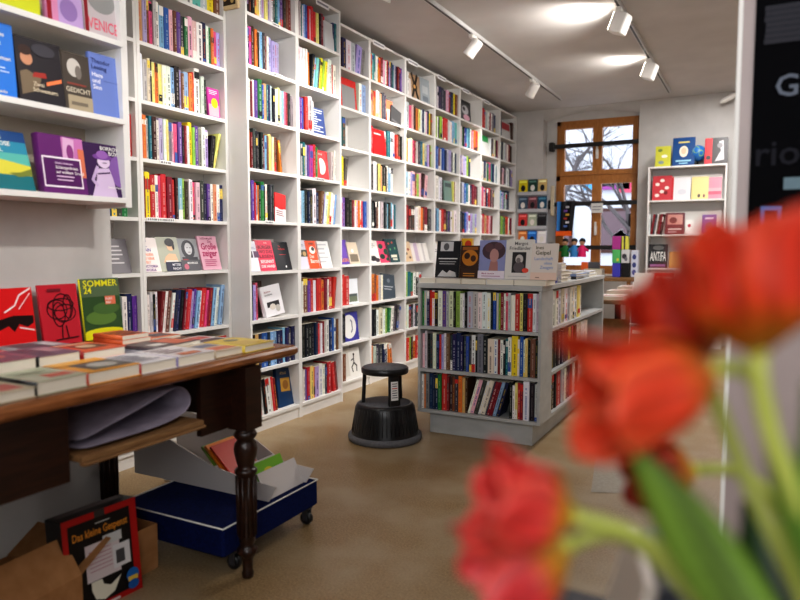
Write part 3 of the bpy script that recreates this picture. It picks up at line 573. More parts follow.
# ------------------------------------------------------------------ the old table
ZT = .82; TX1 = -1.57; TX0 = -2.43; TY0 = -.15; TY1 = 2.13
t0 = thing('table', 'antique dark wooden table with turned legs and moulded edge', 'table', (0, 0, 0))
m = MB(); prof = [(.016,-.042),(.006,-.036),(.0,-.028),(.0,-.014),(.006,-.005),(.014,0.0)]
ring = []
for i, z in prof: ring += [(TX0+i,TY0+i,ZT+z),(TX1-i,TY0+i,ZT+z),(TX1-i,TY1-i,ZT+z),(TX0+i,TY1-i,ZT+z)]
F = [(3,2,1,0), tuple(20+k for k in range(4))]
for k in range(5):
    for j in range(4): F.append((k*4+j, k*4+(j+1) % 4, k*4+4+(j+1) % 4, k*4+4+j))
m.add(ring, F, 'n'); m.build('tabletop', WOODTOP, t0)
ax = -1.625
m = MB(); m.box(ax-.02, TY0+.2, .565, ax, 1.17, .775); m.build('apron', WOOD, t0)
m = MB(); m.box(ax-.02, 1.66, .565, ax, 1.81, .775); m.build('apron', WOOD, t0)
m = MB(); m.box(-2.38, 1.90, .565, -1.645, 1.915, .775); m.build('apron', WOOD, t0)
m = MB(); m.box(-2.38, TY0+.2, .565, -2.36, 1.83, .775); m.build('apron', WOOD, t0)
def leg(x, y):
    m = MB(); m.box(x-.042, y-.042, .555, x+.042, y+.042, .778)
    m.lathe([(.012,.0),(.020,.004),(.022,.02),(.018,.03),(.020,.07),(.026,.085),(.036,.095),(.038,.108),(.030,.118),(.024,.128),(.030,.14),
             (.030,.16),(.031,.30),(.033,.385),(.040,.392),(.041,.402),(.034,.408),(.028,.414),(.033,.43),(.040,.46),(.042,.48),(.038,.50),(.028,.512),(.036,.52),(.043,.532),(.036,.544),(.030,.55),(.034,.556)], 20, 'n', x, y)
    for k in range(10):      # flutes
        a = 2*math.pi*k/10; m.tube([(x+.031*math.cos(a), y+.031*math.sin(a), .16), (x+.034*math.cos(a), y+.034*math.sin(a), .38)], .005, 5, 'n')
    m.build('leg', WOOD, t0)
for x, y in ((-1.60, 1.85), (-2.35, 1.87), (-1.60, .1), (-2.35, .1)): leg(x, y)
m = MB(); m.bbox(-2.3, 1.19, .612, -1.60, 1.65, .630, 'o', .003); m.bbox(-1.615, 1.19, .604, -1.59, 1.65, .613, 'o', .002); m.build('drawer_board', RAWWOOD, t0)
# padded envelope on the board
m = MB(); n = 26; Lx = (-1.63, -2.1)
P = []
def env_prof(s):   # folded sheet profile along y, z
    pass
prof = [(1.20,.626),(1.30,.630),(1.42,.634),(1.54,.640),(1.61,.650),(1.635,.675),(1.63,.712),(1.60,.738),(1.56,.745),(1.51,.738),(1.44,.716),(1.36,.690),(1.28,.668),(1.215,.650)]
for j, x in enumerate((-1.625, -1.75, -1.9, -2.1)):
    for k, (y, z) in enumerate(prof):
        q = .004*math.sin(j*2.1+k*1.7); P.append((x+(.012*math.sin(k*.9)), y+q+j*.01, z+q+.010))
k = len(prof); F = []
for j in range(3):
    for i in range(k-1): F.append((j*k+i, (j+1)*k+i, (j+1)*k+i+1, j*k+i+1))
m.add(P, F, (196,186,214), True)
o = m.build('padded_envelope', noise_mat('lilac_packing_paper', (140,132,146), (170,160,176), 14, .6, bump=.3)); 
sm = o.modifiers.new('t', 'SOLIDIFY'); sm.thickness = .004; ss = o.modifiers.new('s', 'SUBSURF'); ss.levels = 2; ss.render_levels = 2
tag(o, 'rolled pale lilac packing sheet on the board under the tabletop', 'packaging')

# books lying on the table: local x -> world +Y, cover up
def flat(label, y0, y1, xf, z, w_, t, c, art=(), spine=None, rot=0, group='books lying on the table', soft=False, **kw):
    """tail edge facing the viewer at x=xf, from y0 to y1"""
    M = Matrix.Translation((xf, y0, z+t)) @ Matrix.Rotation(math.pi/2+R_(rot), 4, 'Z') @ Matrix.Rotation(R_(-90), 4, 'X')
    return book(label, M, y1-y0, w_, t, c, art, spine=spine, group=group, soft=soft, **kw)
def YT(px, xf, z):
    d = ray(px, 380); return xf/d.x*d.y
XF = -1.605
Ts = ZT+.001
def fl(label, p0, p1, dx, z, L, t, c, art=(), spine=None, rot=0, **kw):
    xf = XF-dx; return flat(label, YT(p0, xf, z), YT(p1, xf, z), xf, z, L, t, c, art, spine, rot, **kw)
fl('green and cream patterned book at table edge, cut by the left picture edge', -45, 36, .0, Ts, .20, .026, (206,196,170), [('r',.1,.1,.9,.5,(190,90,80)),('r',.1,.55,.9,.9,(150,160,130))], 'K')
fl('pale green hardback with black rounded spine on the table edge', 37, 88, .0, Ts, .20, .036, (186,190,166), [('r',.4,.15,.9,.4,(196,90,70)),('r',.15,.5,.9,.85,(168,176,150)),('t','HERBST',.2,.6,.12,(90,90,70))], (24,22,22))
fl('yellow and grey hardback with red rounded spine on the table edge', 89, 141, .0, Ts, .20, .036, (232,160,50), [('r',.2,.1,1,.7,(86,84,86)),('e',.6,.4,.25,.2,(180,176,172)),('r',0,.72,1,1,(236,170,60))], (200,66,40))
fl('white hardback edged in red in middle of the table front row', 142, 178, .0, Ts, .20, .032, (224,222,226), lines(rnd,(90,90,110),.1,.9,7), (190,60,60))
fl('pale book with lilac rounded spine in the table front row', 179, 216, .0, Ts, .20, .032, (222,218,220), lines(rnd,(120,90,100),.3,.9,4)+[('r',.2,.05,.7,.25,(214,130,90))], (150,140,190))
fl('cream softcover between the lilac-spined and the yellow book', 217, 245, .01, Ts, .19, .024, (214,196,170), [('r',.1,.1,.9,.4,(214,120,80)),('r',.2,.5,.8,.8,(120,130,150))])
fl('yellow covered book at the right corner of the table', 246, 275, .0, Ts, .20, .026, (226,200,80), [('r',.1,.1,.7,.5,(214,180,60)),('e',.5,.7,.2,.12,(120,110,80))])
# second row, two deep
fl('thick hardback at left with purple cover, back row stack', -30, 38, .22, Ts+.028, .19, .036, (150,90,110), [('r',.1,.1,.9,.9,(110,80,100)),('e',.6,.5,.2,.2,(190,120,110))], 'K')
fl('hardback under the purple covered one at left', -34, 36, .215, Ts, .19, .027, (214,200,180), [], 'W')
fl('violet printed hardback with black spine in the back row', 40, 82, .22, Ts+.028, .19, .034, (120,96,116), [('r',.1,.1,.5,.9,(90,70,90)),('r',.55,.3,.9,.8,(190,150,160))], 'K')
fl('cream hardback supporting the violet printed one', 42, 84, .215, Ts, .19, .027, (226,218,200), [], 'C')
fl('orange red hardback with dark drawing, back row', 85, 127, .22, Ts+.026, .19, .030, (222,92,60), [('r',.25,.25,.85,.7,(110,60,56)),('e',.5,.5,.2,.16,(226,190,160)),('r',.1,.8,.8,.9,(240,200,170))], (170,40,34))
fl('plain hardback beneath the orange red one', 87, 129, .215, Ts, .19, .025, (220,206,186), [], 'n')
fl('newspaper-like white booklet on the back row', 130, 170, .22, Ts, .19, .012, (206,206,214), lines(rnd,(110,110,130),.08,.92,9), soft=True)
fl('dark grey and salmon booklet at the back of the table', 160, 206, .24, Ts+.013, .17, .012, (92,80,84), [('r',.5,.1,.95,.9,(214,110,80)),('r',.1,.2,.4,.5,(220,216,210))], soft=True, rot=6)
fl('white and red printed booklet near the table end', 200, 236, .23, Ts, .17, .015, (224,220,216), [('r',.1,.5,.9,.9,(200,90,80)),('r',.2,.1,.9,.4,(60,60,70))], soft=True, rot=4)
# third row
fl('red paperback lying at the far left of table back', -20, 18, .44, Ts+.03, .17, .02, (206,40,40), [('r',.1,.1,.9,.3,(240,200,190))], 'R')
fl('red book under another at the far left of table back', -20, 20, .44, Ts, .17, .029, (190,36,40), [], 'R')
fl('silver grey coated book with grey printed cover near red standing book', 30, 76, .44, Ts+.027, .17, .022, (150,150,158), [('r',.1,.1,.6,.9,(90,90,100)),('r',.65,.2,.9,.8,(210,210,214))], 'L')
fl('dark book beneath the silver grey one', 30, 78, .44, Ts, .17, .026, (70,40,44), [], 'r')
fl('orange patterned softcover on a pile, table back right', 124, 150, .46, Ts+.034, .16, .016, (236,120,70), [('r',.1,.7-.2*i,.9,.78-.2*i,(90,50,60)) for i in range(4)], soft=True)
fl('orange patterned softcover, second in the pile at table back right', 124, 152, .46, Ts+.017, .16, .016, (232,110,64), [], soft=True)
fl('orange patterned softcover at the bottom of pile at table back right', 125, 153, .455, Ts, .16, .016, (226,104,60), [], soft=True)
fl('orange and grey softcover beside the pile at table back', 153, 182, .46, Ts+.012, .15, .012, (230,126,84), [('r',.3,.2,.9,.7,(90,80,90))], soft=True)
# standing books at back of the table against the pier
def stand(p0, p1, h, c, label, art, spine=None, xf=-2.375, tilt=7, t=.014, **kw):
    h -= .016; d = ray(p0+5, 300); a = xf/d.x*d.y; d = ray(p1+5, 300); b = xf/d.x*d.y
    L = Matrix.Translation((xf, a, ZT+.002)) @ Matrix.Rotation(math.pi/2, 4, 'Z') @ Matrix.Rotation(R_(-tilt), 4, 'X')
    return book(label, L, b-a, h, t, c, art, spine=spine, group='books standing against the pier', **kw)
stand(-24, 31, .245, (214,28,32), 'bright red standing book with black torn shape and white lightning lines', [('p',[(0,.42),(.3,.5),(.6,.56),(.98,.54),(.98,.42),(.85,.36),(.7,.42),(.6,.3),(.5,.4),(.2,.3),(0,.34)],(30,14,16)),('l',[(.45,.62),(.65,.72),(.75,.88),(.97,.98)],.03,(240,230,230)),('l',[(.7,.36),(.97,.3)],.025,(240,220,220)),('l',[(.72,.66),(.95,.9)],.015,(240,230,230))])
sp = [('l',[(cx_+rx_*math.cos(a/8*math.pi), cy_+ry_*math.sin(a/8*math.pi)) for a in range(17)],.028,(60,18,26)) for cx_, cy_, rx_, ry_ in ((.42,.58,.26,.16),(.55,.6,.24,.24),(.62,.52,.28,.14),(.45,.5,.16,.2),(.52,.66,.34,.1),(.7,.62,.12,.2))]
stand(38, 76, .25, (192,40,56), 'crimson standing book with a black looping line drawing', sp+[('l',[(.5,.3),(.48,.1)],.03,(60,18,26)),('l',[(.6,.3),(.64,.1)],.03,(60,18,26)),('l',[(.3,.08),(.9,.1)],.03,(60,18,26)),('r',.2,.88,.55,.93,(120,30,44))])
stand(80, 118, .265, (54,84,46), 'green meadow covered magazine reading SOMMER 24 in yellow', [('r',0,.0,1,.12,(226,220,30)),('e',.5,.12,.5,.06,(226,220,30)),('e',.45,.35,.4,.12,(96,130,60)),('r',0,.7,1,1,(90,110,80)),('e',.6,.5,.35,.1,(76,110,56)),('t','SOMMER',.06,.87,.15,(236,230,40),.9,1),('t','24',.06,.76,.15,(236,230,40)),('r',.58,.56,.86,.7,(222,120,90)),('t','KURZ',.6,.64,.05,'W'),('t','NEU',.6,.58,.05,'W'),('e',.9,.05,.08,.05,(20,20,20))], spine=(236,230,50), t=.012)
# pair of lime books between pier and bookcase are in the bay row (see fill MA2)

# ------------------------------------------------------------------ things under the table
def open_box(label, M, w, d, h, name='cardboard_box', flap=True):
    t1 = thing(name, label, 'box'); t1.matrix_world = M
    m = MB(); e = .004
    m.box(0,0,0,w,d,e); m.box(0,0,e,w,e,h); m.box(0,d-e,e,w,d,h); m.box(0,e,e,e,d-e,h); m.box(w-e,e,e,w,d-e,h); m.build('carton', CARDB, t1)
    if flap:
        m = MB(); m.M = Matrix.Translation((0,0,h)) @ Matrix.Rotation(R_(-35), 4, 'X'); m.box(0,-.0,0,w,e,d*.4); m.build('flap', CARDB, t1)
        m = MB(); m.M = Matrix.Translation((w,0,h)) @ Matrix.Rotation(R_(60), 4, 'Y'); m.box(-e,0,0,0,d,w*.35); m.build('flap', CARDB, t1)
    return t1
open_box('open brown cardboard box in front of the game box under the table', Matrix.Translation((-1.84, .98, 0)) @ Matrix.Rotation(R_(95), 4, 'Z'), .40, .34, .155)
open_box('small brown cardboard box behind the game box under the table', Matrix.Translation((-1.95, 1.665, 0)) @ Matrix.Rotation(R_(90), 4, 'Z'), .09, .2, .17, flap=False)
BX = Matrix.Translation((-1.90, 1.345, 0)) @ Matrix.Rotation(R_(86), 4, 'Z') @ Matrix.Rotation(R_(-5), 4, 'X') 
t1 = thing('game_box', 'black and red game box with orange title lettering leaning under the table', 'game box'); t1.matrix_world = BX
bw, bh, bt = .275, .325, .09
m = MB(); m.bbox(0, 0, 0, bw, bt, bh, (26,22,22), .002)
art_into(m, bw, bh, [('r',.0,.0,1,1,(166,24,24)),('r',.07,.06,.9,.93,(16,14,16)),('r',.42,.93,.56,1,(60,56,56)),('t','Das kleine Gespenst',.12,.76,.115,(214,140,50),.74,1),('r',.42,.87,.62,.88,(200,200,200)),
  ('r',.26,.30,.72,.68,(200,188,190)),('r',.5,.62,.76,.72,(190,190,190)),('r',.62,.34,.86,.58,(206,204,206)),('r',.66,.38,.78,.52,(70,70,74))]+[('r',.3,.6-.04*i,.6,.608-.04*i,(170,120,130)) for i in range(6)]+
  [('p',[(.3,.22),(.34,.12),(.46,.08),(.6,.12),(.7,.26),(.55,.2),(.46,.24),(.44,.3),(.3,.3)],(210,206,190)),('e',.86,.2,.09,.075,(30,100,170)),('r',.79,.14,.93,.19,(214,180,70)),('e',.86,.1,.08,.05,(30,90,160)),('r',.5,.02,.66,.045,(210,200,200))], y=-.001)
m.build('box_body', GLOSS, t1)
m = MB(); m.box(.02, bt*.5, bh+.0005, bw-.02, bt-.01, bh+.001, (120,110,110)); m.build('tape', PAPER, t1)
# blue dolly
t1 = thing('platform_dolly', 'low blue covered platform dolly on castors beside the table leg', 'dolly')
x0, x1, y0, y1 = -2.19, -1.65, 1.78, 2.37
m = MB(); m.bbox(x0, y0, .085, x1, y1, .195, 'B', .008); m.build('platform', BLUEC, t1)
m = MB()
for a, b in (((x0,y0),(x1,y0)), ((x1,y0),(x1,y1)), ((x1,y1),(x0,y1)), ((x0,y1),(x0,y0))): m.tube([(a[0],a[1],.195),(b[0],b[1],.195)], .003, 6, 'W')
m.build('edge_trim', PLAIN, t1)
for x, y in ((x1-.04,y1-.03),(x1-.04,y0+.1),(x0+.05,y1-.04),(x0+.05,y0+.05)):
    m = MB(); m.M = Matrix.Translation((x, y, .028)) @ Matrix.Rotation(R_(90), 4, 'X'); m.lathe([(.02,-.012),(.028,-.009),(.028,.009),(.02,.012)], 18, 'K'); m.M = Matrix()
    m.box(x-.012, y-.017, .02, x+.014, y-.013, .07, 'k'); m.box(x-.012, y+.013, .02, x+.014, y+.017, .07, 'k'); m.box(x-.016, y-.018, .068, x+.018, y+.018, .085, 'k')
    m.build('castor', METAL, t1)
# cardboard book rack on the dolly
t1 = thing('display_rack', 'white cardboard book rack with slanted compartments on the blue dolly', 'rack', (0, 0, .197))
for y in (2.06, 2.31):
    m = MB(); pr = [(-2.42,.0),(-1.67,.0),(-1.63,.065),(-1.80,.075),(-1.96,.10 if y < 2.1 else .16),(-2.42,.25)]
    m.add([(x,y,z) for x, z in pr]+[(x,y+.006,z) for x, z in pr], [tuple(range(6)), tuple(reversed(range(6, 12)))]+[(i,6+i,6+(i+1) % 6,(i+1) % 6) for i in range(6)], (206,200,198))
    m.build('side_panel', PLAIN, t1)
for x in (-1.68, -1.79, -1.90):
    m = MB(); m.add([(x,2.066,0),(x,2.31,0),(x-.05,2.31,.10),(x-.05,2.066,.10),(x-.003,2.066,0),(x-.003,2.31,0),(x-.053,2.31,.10),(x-.053,2.066,.10)], [(0,1,2,3),(7,6,5,4),(0,3,7,4),(1,5,6,2),(3,2,6,7),(0,4,5,1)], (206,200,198)); m.build('divider', PLAIN, t1)
def rbook(x, h, t, c, label, lean, y=2.08, w=.17, art=()):
    M = Matrix.Translation((x, y, .203)) @ Matrix.Rotation(R_(90), 4, 'Z') @ Matrix.Rotation(R_(-lean), 4, 'X')
    return book(label, M, w, h, t, c, art, group='books in the cardboard rack')
rbook(-1.80, .25, .010, (200,60,40), 'red book leaning in the cardboard rack on the dolly', 48, art=[('r',.1,.1,.9,.4,(236,120,50))])
rbook(-1.83, .25, .012, (230,130,40), 'orange book leaning behind the red one in the rack', 48)
rbook(-1.87, .23, .012, (120,150,60), 'olive green book leaning at the back of the rack', 45)
rbook(-1.70, .14, .010, (120,180,50), 'bright green booklet with yellow figure at front of the rack', 25, art=[('e',.4,.6,.2,.18,(226,206,60)),('e',.7,.3,.12,.12,(60,120,40))])
m = MB(); m.tube([(-2.62,2.42,.02),(-2.35,2.50,.02),(-2.22,2.56,.02),(-2.2,2.62,.03),(-2.26,2.68,.02),(-2.55,2.62,.02)], .011, 10)
tag(m.build('chrome_foot', CHROME), 'curved chrome tube base lying on floor behind the table', 'stand foot')

# ------------------------------------------------------------------ step stool
t1 = thing('step_stool', 'round black two-step kick stool with a printed sticker', 'stool', (-2.03, 3.655, 0), R_(-28))
m = MB(); m.lathe([(.205,.002),(.228,.004),(.232,.02),(.230,.036),(.214,.042)], 48, 'k'); m.build('bumper_ring', RUBBER, t1)
m = MB(); m.lathe([(.214,.03),(.207,.06),(.190,.17),(.182,.215),(.174,.228),(.160,.233),(.158,.230),(.0,.230)], 48, 'K')
for k in range(48):
    a = 2*math.pi*k/48; m.tube([(.2075*math.cos(a), .2075*math.sin(a), .06), (.1835*math.cos(a), .1835*math.sin(a), .208)], .0022, 4, 'K')
m.build('lower_step', BLACKP, t1)
m = MB(); m.lathe([(.156,.2305),(.156,.2335),(.0,.2335)], 40, 'k'); m.build('step_mat', RUBBER, t1)
m = MB(); m.lathe([(.120,.418),(.142,.418),(.147,.425),(.147,.448),(.141,.455),(.132,.455)], 48, 'K'); m.build('upper_step', BLACKP, t1)
m = MB(); m.lathe([(.133,.45),(.133,.458),(.0,.458)], 40, 'k'); m.build('step_mat', RUBBER, t1)
for a0, aw in ((R_(-9), 15), (R_(-125), 12), (R_(110), 12)):
    m = MB(); n = 6; P = []
    for (rr, z) in ((.148, .228), (.138, .425)):
        for k in range(n+1):
            a = a0+R_(aw)*(2*k/n-1); P.append((rr*math.cos(a), rr*math.sin(a), z))
        for k in range(n+1):
            a = a0+R_(aw)*(2*k/n-1); P.append(((rr-.02)*math.cos(a), (rr-.02)*math.sin(a), z))
    k = n+1; F = [(i, i+1, 2*k+i+1, 2*k+i) for i in range(n)]+[(k+i+1, k+i, 3*k+i, 3*k+i+1) for i in range(n)]+[(0, 2*k, 3*k, k), (n, k+n, 3*k+n, 2*k+n)]
    m.add(P, F, 'K', True); m.build('support', BLACKP, t1)
m = MB(); a0 = R_(-9); P = []
for z, rr in ((.27, .1475), (.385, .1425)):
    for k in range(7): a = a0+R_(9.5)*(2*k/6-1); P.append((rr*math.cos(a), rr*math.sin(a), z))
m.add(P, [(i, i+1, 7+i+1, 7+i) for i in range(6)], (226,224,222))
for j in range(7):
    z0 = .285+j*.014; P = []
    for z in (z0, z0+.005):
        rr = .1475-(z-.27)*.0435+.0006
        for k in range(4): a = a0+R_(6 if j % 2 else 7)*(2*k/3-1); P.append((rr*math.cos(a), rr*math.sin(a), z))
    m.add(P, [(i, i+1, 4+i+1, 4+i) for i in range(3)], (90,90,96) if j != 4 else (196,60,50))
m.build('sticker', PAPER, t1)

# ------------------------------------------------------------------ island bookcase
IX1, IY0, IA, IB, IH = -1.1025, 3.862, .802, 1.81, .970
IX0 = IX1-IA
t1 = thing('island_bookcase', 'grey painted freestanding island bookcase on a plinth', 'bookcase')
IZ = [.162, .425, .698]
def gb(name, *b): m = MB(); m.bbox(*b, 'G', .002); return m.build(name, GREYW, t1)
gb('top_board', IX0-.004, IY0-.004, IH-.03, IX1+.004, IY0+IB, IH)
gb('side_panel', IX0, IY0, .142, IX0+.018, IY0+.30, IH-.03)
gb('side_panel', IX1-.018, IY0, .142, IX1, IY0+.25, IH-.03)       # end stile facing the aisle
gb('side_panel', IX1-.30, IY0+IB-.03, .142, IX1, IY0+IB, IH-.03)
gb('side_panel', IX0, IY0+IB-.03, .142, IX0+.3, IY0+IB, IH-.03)
gb('back_panel', IX0+.018, IY0+.23, .142, IX1-.018, IY0+.245, IH-.03)
gb('back_panel', IX1-.22, IY0+.25, .142, IX1-.205, IY0+IB-.03, IH-.03)
gb('back_panel', IX0+.2, IY0+.30, .142, IX0+.215, IY0+IB-.03, IH-.03)
for z in IZ:
    m = MB(); m.box(IX0+.018, IY0, z-.02, IX1-.018, IY0+.229, z); m.build('shelf', GREYW, t1)
    m = MB(); m.box(IX1-.204, IY0+.251, z-.02, IX1, IY0+IB-.03, z); m.build('shelf', GREYW, t1)
    m = MB(); m.box(IX0, IY0+.301, z-.02, IX0+.199, IY0+IB-.03, z); m.build('shelf', GREYW, t1)
gb('plinth', IX0+.06, IY0+.06, 0, IX1-.06, IY0+IB-.06, .142)
MI = Matrix.Translation((IX0, IY0, 0)); MS = Matrix.Translation((IX1, IY0+.25, 0)) @ Matrix.Rotation(math.pi/2, 4, 'Z')
RI = ['top', 'middle', 'bottom']
IS = ["N36 L37 D36 R37 W47 K46 W68 V58 L37 C67 K26 g68 W35 W25 K36 L78 L78 W56 W67 W56 K28 B48 L26 g26 r47 W26 P37 L37 W55 R56 y48 K57 R68 W48 L38",
      "p46 L38 K36 k46 C57 D46 R26 v36 W37 n57 k36 D57 D68 D36 k46 B36 k36 W57 K26 G88 K57 C85 W55 r35 W45 K25 T36 W47 Y88 W26 B48 W26 y37 K36 n67 K36",
      "W36 O26 G57 D57 D36 D46 N57 R88 r36 d46 n36 k57 O57 o46 d36 >>W36 >>p56 >>k56 >>W36 >>C66 >>k26 >>r46 >>r36 >>b46 >>D46 K46 W34 y36 R36 r46 W88 K67 L46"]
SS = ["W57 W46 W46 r26 W57 C57 W57 L57 W57 W57 W67 y57 C36", "K57 K57 K57 K67 D46 K57 k57 y36 r36 P36 d46 W57 C57 W67 W57 W56", "r46 y26 d46 K36 R88 L57 W46 K46 D46 r46 W46 n46 K46 W46 L46"]
for r in range(3):
    z = IZ[2-r]; cl = (.232 if r == 0 else IZ[3-r]-.02-z)
    row(MI, .018, IA-.018, z, IS[r], cl, f"{RI[r]} front shelf of island bookcase", hs=.97, yoff=.015, dep=.14)
    row(MS, .004, IB-.30, z, SS[r], cl, f"{RI[r]} side shelf of island bookcase", f1=(.72 if r == 0 else (.92 if r == 1 else .9)), hs=.97, yoff=.015, dep=.14)
m = MB()
# flat books along the island's front edge
fe = [(420,436),(436.5,461),(461.5,486),(486.5,514),(514.5,547)]
fc = [((226,222,216),'white'),((214,208,200),'off-white'),((220,210,190),'cream'),((232,230,228),'bright white'),((222,216,206),'ivory')]
pos = ['first from left', 'second from left', 'third from left', 'fourth from left', 'last at right']
for i, ((a, b), (c, nm)) in enumerate(zip(fe, fc)):
    p = atY(a, 280, IY0+.01); q = atY(b, 280, IY0+.01)
    M = Matrix.Translation((p.x, IY0+.006, IH+.001+.032)) @ Matrix.Rotation(R_(-90), 4, 'X')
    book(f'{nm} book lying flat on the island front edge, {pos[i]}', M, q.x-p.x-.002, .21, .032, c, [], group='flat books along the island front')
# face-out books standing on them
def isl(p0, p1, h, c, label, art, dy=.09, tilt=10, t=.02, z=IH+.034):
    h += .028; p = atY(p0, 276, IY0+dy); q = atY(p1, 276, IY0+dy)
    M = Matrix.Translation((p.x, IY0+dy, z)) @ Matrix.Rotation(R_(-tilt), 4, 'X')
    return book(label, M, q.x-p.x, h, t, c, art, group='face-out books on the island top')
isl(435, 458.5, .208, (26,28,34), 'black face-out book with white photo strips, leftmost on island', [('r',.15,.72,.7,.98,(190,190,192)),('e',.4,.84,.12,.1,(90,90,94)),('r',.1,.5,.9,.53,(214,214,214)),('r',.15,.42,.85,.44,(180,180,180)),('r',.15,.36,.8,.38,(180,180,180)),('p',[(.1,.02),(.9,.02),(.85,.14),(.6,.2),(.5,.12),(.3,.2)],(190,190,190))], dy=.11)
isl(459, 478, .178, (56,30,16), 'dark brown and gold ornate face-out book on island', [('e',.5,.62,.42,.25,(190,120,30)),('e',.35,.68,.15,.1,(60,30,14)),('e',.68,.6,.14,.1,(70,34,14)),('r',.1,.86,.9,.96,(150,90,30)),('r',.2,.12,.8,.15,(190,130,50)),('r',.2,.05,.8,.08,(190,130,50))], dy=.10)
isl(460, 471, .222, (230,180,40), 'yellow book peeking out above the brown and gold one', [('e',.6,.85,.3,.1,(200,60,30))], dy=.16, tilt=6)
isl(477.5, 504, .212, (140,146,190), 'lavender face-out book with a painted curly-haired figure', [('e',.55,.72,.44,.24,(74,52,62)),('e',.38,.8,.16,.12,(96,66,72)),('p',[(.4,.2),(.75,.2),(.72,.45),(.45,.45)],(170,120,114)),('e',.58,.6,.17,.18,(186,140,134)),('e',.72,.84,.16,.1,(96,66,72)),('r',0,0,1,.2,(226,216,226)),('t','Marie Laurent',.15,.11,.06,(160,80,120)),('r',.15,.05,.85,.07,(170,120,150))], dy=.10)
isl(504.5, 532, .215, (218,214,208), 'off-white face-out book with framed black and white portrait photo on island', [('t','Margot',.3,.86,.12,(90,88,88)),('t','Friedländer',.12,.74,.12,(90,88,88)),('r',.24,.16,.74,.68,(30,26,28)),('e',.5,.5,.14,.12,(196,190,186)),('e',.5,.3,.2,.14,(90,80,84)),('e',.47,.47,.08,.07,(120,112,110)),('r',.12,.06,.8,.08,(190,186,186)),('e',.74,.22,.12,.06,(226,74,50))], dy=.09)
isl(530, 556, .192, (222,212,204), 'cream face-out book with pale blue subtitle, rightmost on island', [('r',0,0,1,.2,(228,200,184)),('t','Ines',.15,.84,.14,(96,90,66)),('t','Geipel',.15,.69,.16,(96,90,66)),('t','Landschaft',.12,.54,.12,(150,166,206)),('t','ohne',.5,.42,.11,(150,166,206)),('t','Zeugen',.35,.30,.12,(150,166,206)),('r',.2,.05,.35,.07,(120,90,80))], dy=.075, tilt=12)
# piles further back on the island top
def pile(x, y, n, w, h, t, cols, lab, rz=90):
    for i in range(n):
        M = Matrix.Translation((x, y, IH+.001+(t+.0006)*(i+1))) @ Matrix.Rotation(R_(rz+rnd.uniform(-4, 4)), 4, 'Z') @ Matrix.Rotation(R_(-90), 4, 'X')
        cc, nm = cols[i % len(cols)]; where = ['bottom', 'second', 'third', 'fourth', 'fifth', 'topmost'][i if i < n-1 else 5] if n > 1 else 'single'
        book(f'{nm} book, {where} of {lab}', M, w, h, t, cc, [('r',.15,.15,.8,.5,(190,180,186))], group='piled books on the island top')
pile(IX1-.005, IY0+.46, 5, .17, .2, .024, [((226,222,220),'white')], 'the white pile behind the cream face-out book')
pile(IX1-.03, IY0+.70, 3, .14, .2, .020, [((236,236,236),'white'),((120,120,126),'grey'),((232,230,226),'white')], 'low pile midway along the island top')
pile(IX1-.02, IY0+.93, 3, .30, .2, .018, [((60,60,66),'black'),((150,170,214),'pale blue'),((236,234,232),'white')], 'wide pile along the island side')
pile(IX1-.02, IY0+1.35, 2, .3, .2, .02, [((232,230,226),'white'),((206,210,220),'pale grey')], 'last pile at the far end of island')
m = MB(); m.bbox(0, 0, 0, .05, .05, .038, (24,40,150), .004); o = m.build('small_box', GLOSS); o.location = (IX1-.06, IY0+.34, IH+.001); tag(o, 'tiny dark blue box on the island top beside the white pile', 'box')

# ------------------------------------------------------------------ back wall bookcase and what stands on it
BZ = [.1, .42, .74, 1.06, 1.36, 1.64, 1.915, 2.16]
BY = 8.72; bx0 = -1.205; bw_ = .86
MB_ = Matrix.Translation((bx0, BY, 0))
zs = []
for py in (268, 234.5, 200.5, 167): zs.append(atY(650, py, BY).z)
BZ = [.1, .43, .75] + zs
case('bookcase', 'small white bookcase on back wall right of the window', MB_, bw_, BZ, .25)
def bw(p0, p1, row_z, h, c, label, art=(), tilt=10, dy=.04, t=.02, **kw):
    p = atY(p0, 200, BY+dy); q = atY(p1, 200, BY+dy)
    M = Matrix.Translation((p.x, BY+dy, row_z+.002)) @ Matrix.Rotation(R_(-tilt), 4, 'X')
    return book(label, M, q.x-p.x, h, t, c, art, group='face-out books in the back wall bookcase', **kw)
z3, z2, z1, z0 = zs[0], zs[1], zs[2], zs[3]
bw(654, 669, z0, .25, (200,200,70), 'yellow-green patterned book on top of back wall bookcase', [('e',.3,.8,.15,.08,(120,140,60)),('e',.6,.5,.2,.08,(240,240,220)),('e',.4,.2,.2,.08,(130,150,150))])
bw(671, 693, z0, .34, (14,70,130), 'large blue book with a pale face oval on top of back wall bookcase', [('e',.5,.5,.2,.2,(230,220,200)),('e',.5,.52,.12,.12,(214,190,160)),('r',.25,.8,.75,.86,(214,200,120)),('r',.15,.14,.85,.2,(150,200,220)),('r',.3,.06,.7,.1,(150,200,220))], t=.03)
bw(703, 726, z0, .31, (34,26,30), 'black and red graphic book at right on top of back wall bookcase', [('r',0,0,.32,1,(200,24,40)),('p',[(.45,.1),(.85,.15),(.8,.9),(.6,.85),(.7,.5)],(190,186,190)),('e',.65,.7,.12,.1,(120,116,120)),('e',.16,.25,.1,.08,(30,20,20))])
t1 = thing('desk_globe', 'small blue desk globe on top of the back wall bookcase', 'globe', atY(697.5, 166, BY+.14)); gz = t1.location.z
t1.location.z = z0+.002
m = MB(); n = 12; prof = [(max(.001, .095*math.sin(math.pi*k/n)), .145-.095*math.cos(math.pi*k/n)) for k in range(n+1)]
m.lathe(prof, 24, (40,110,180)); 
def sph(lon, lat, r=.0965): return (r*math.cos(lat)*math.cos(lon), r*math.cos(lat)*math.sin(lon), .145+r*math.sin(lat))
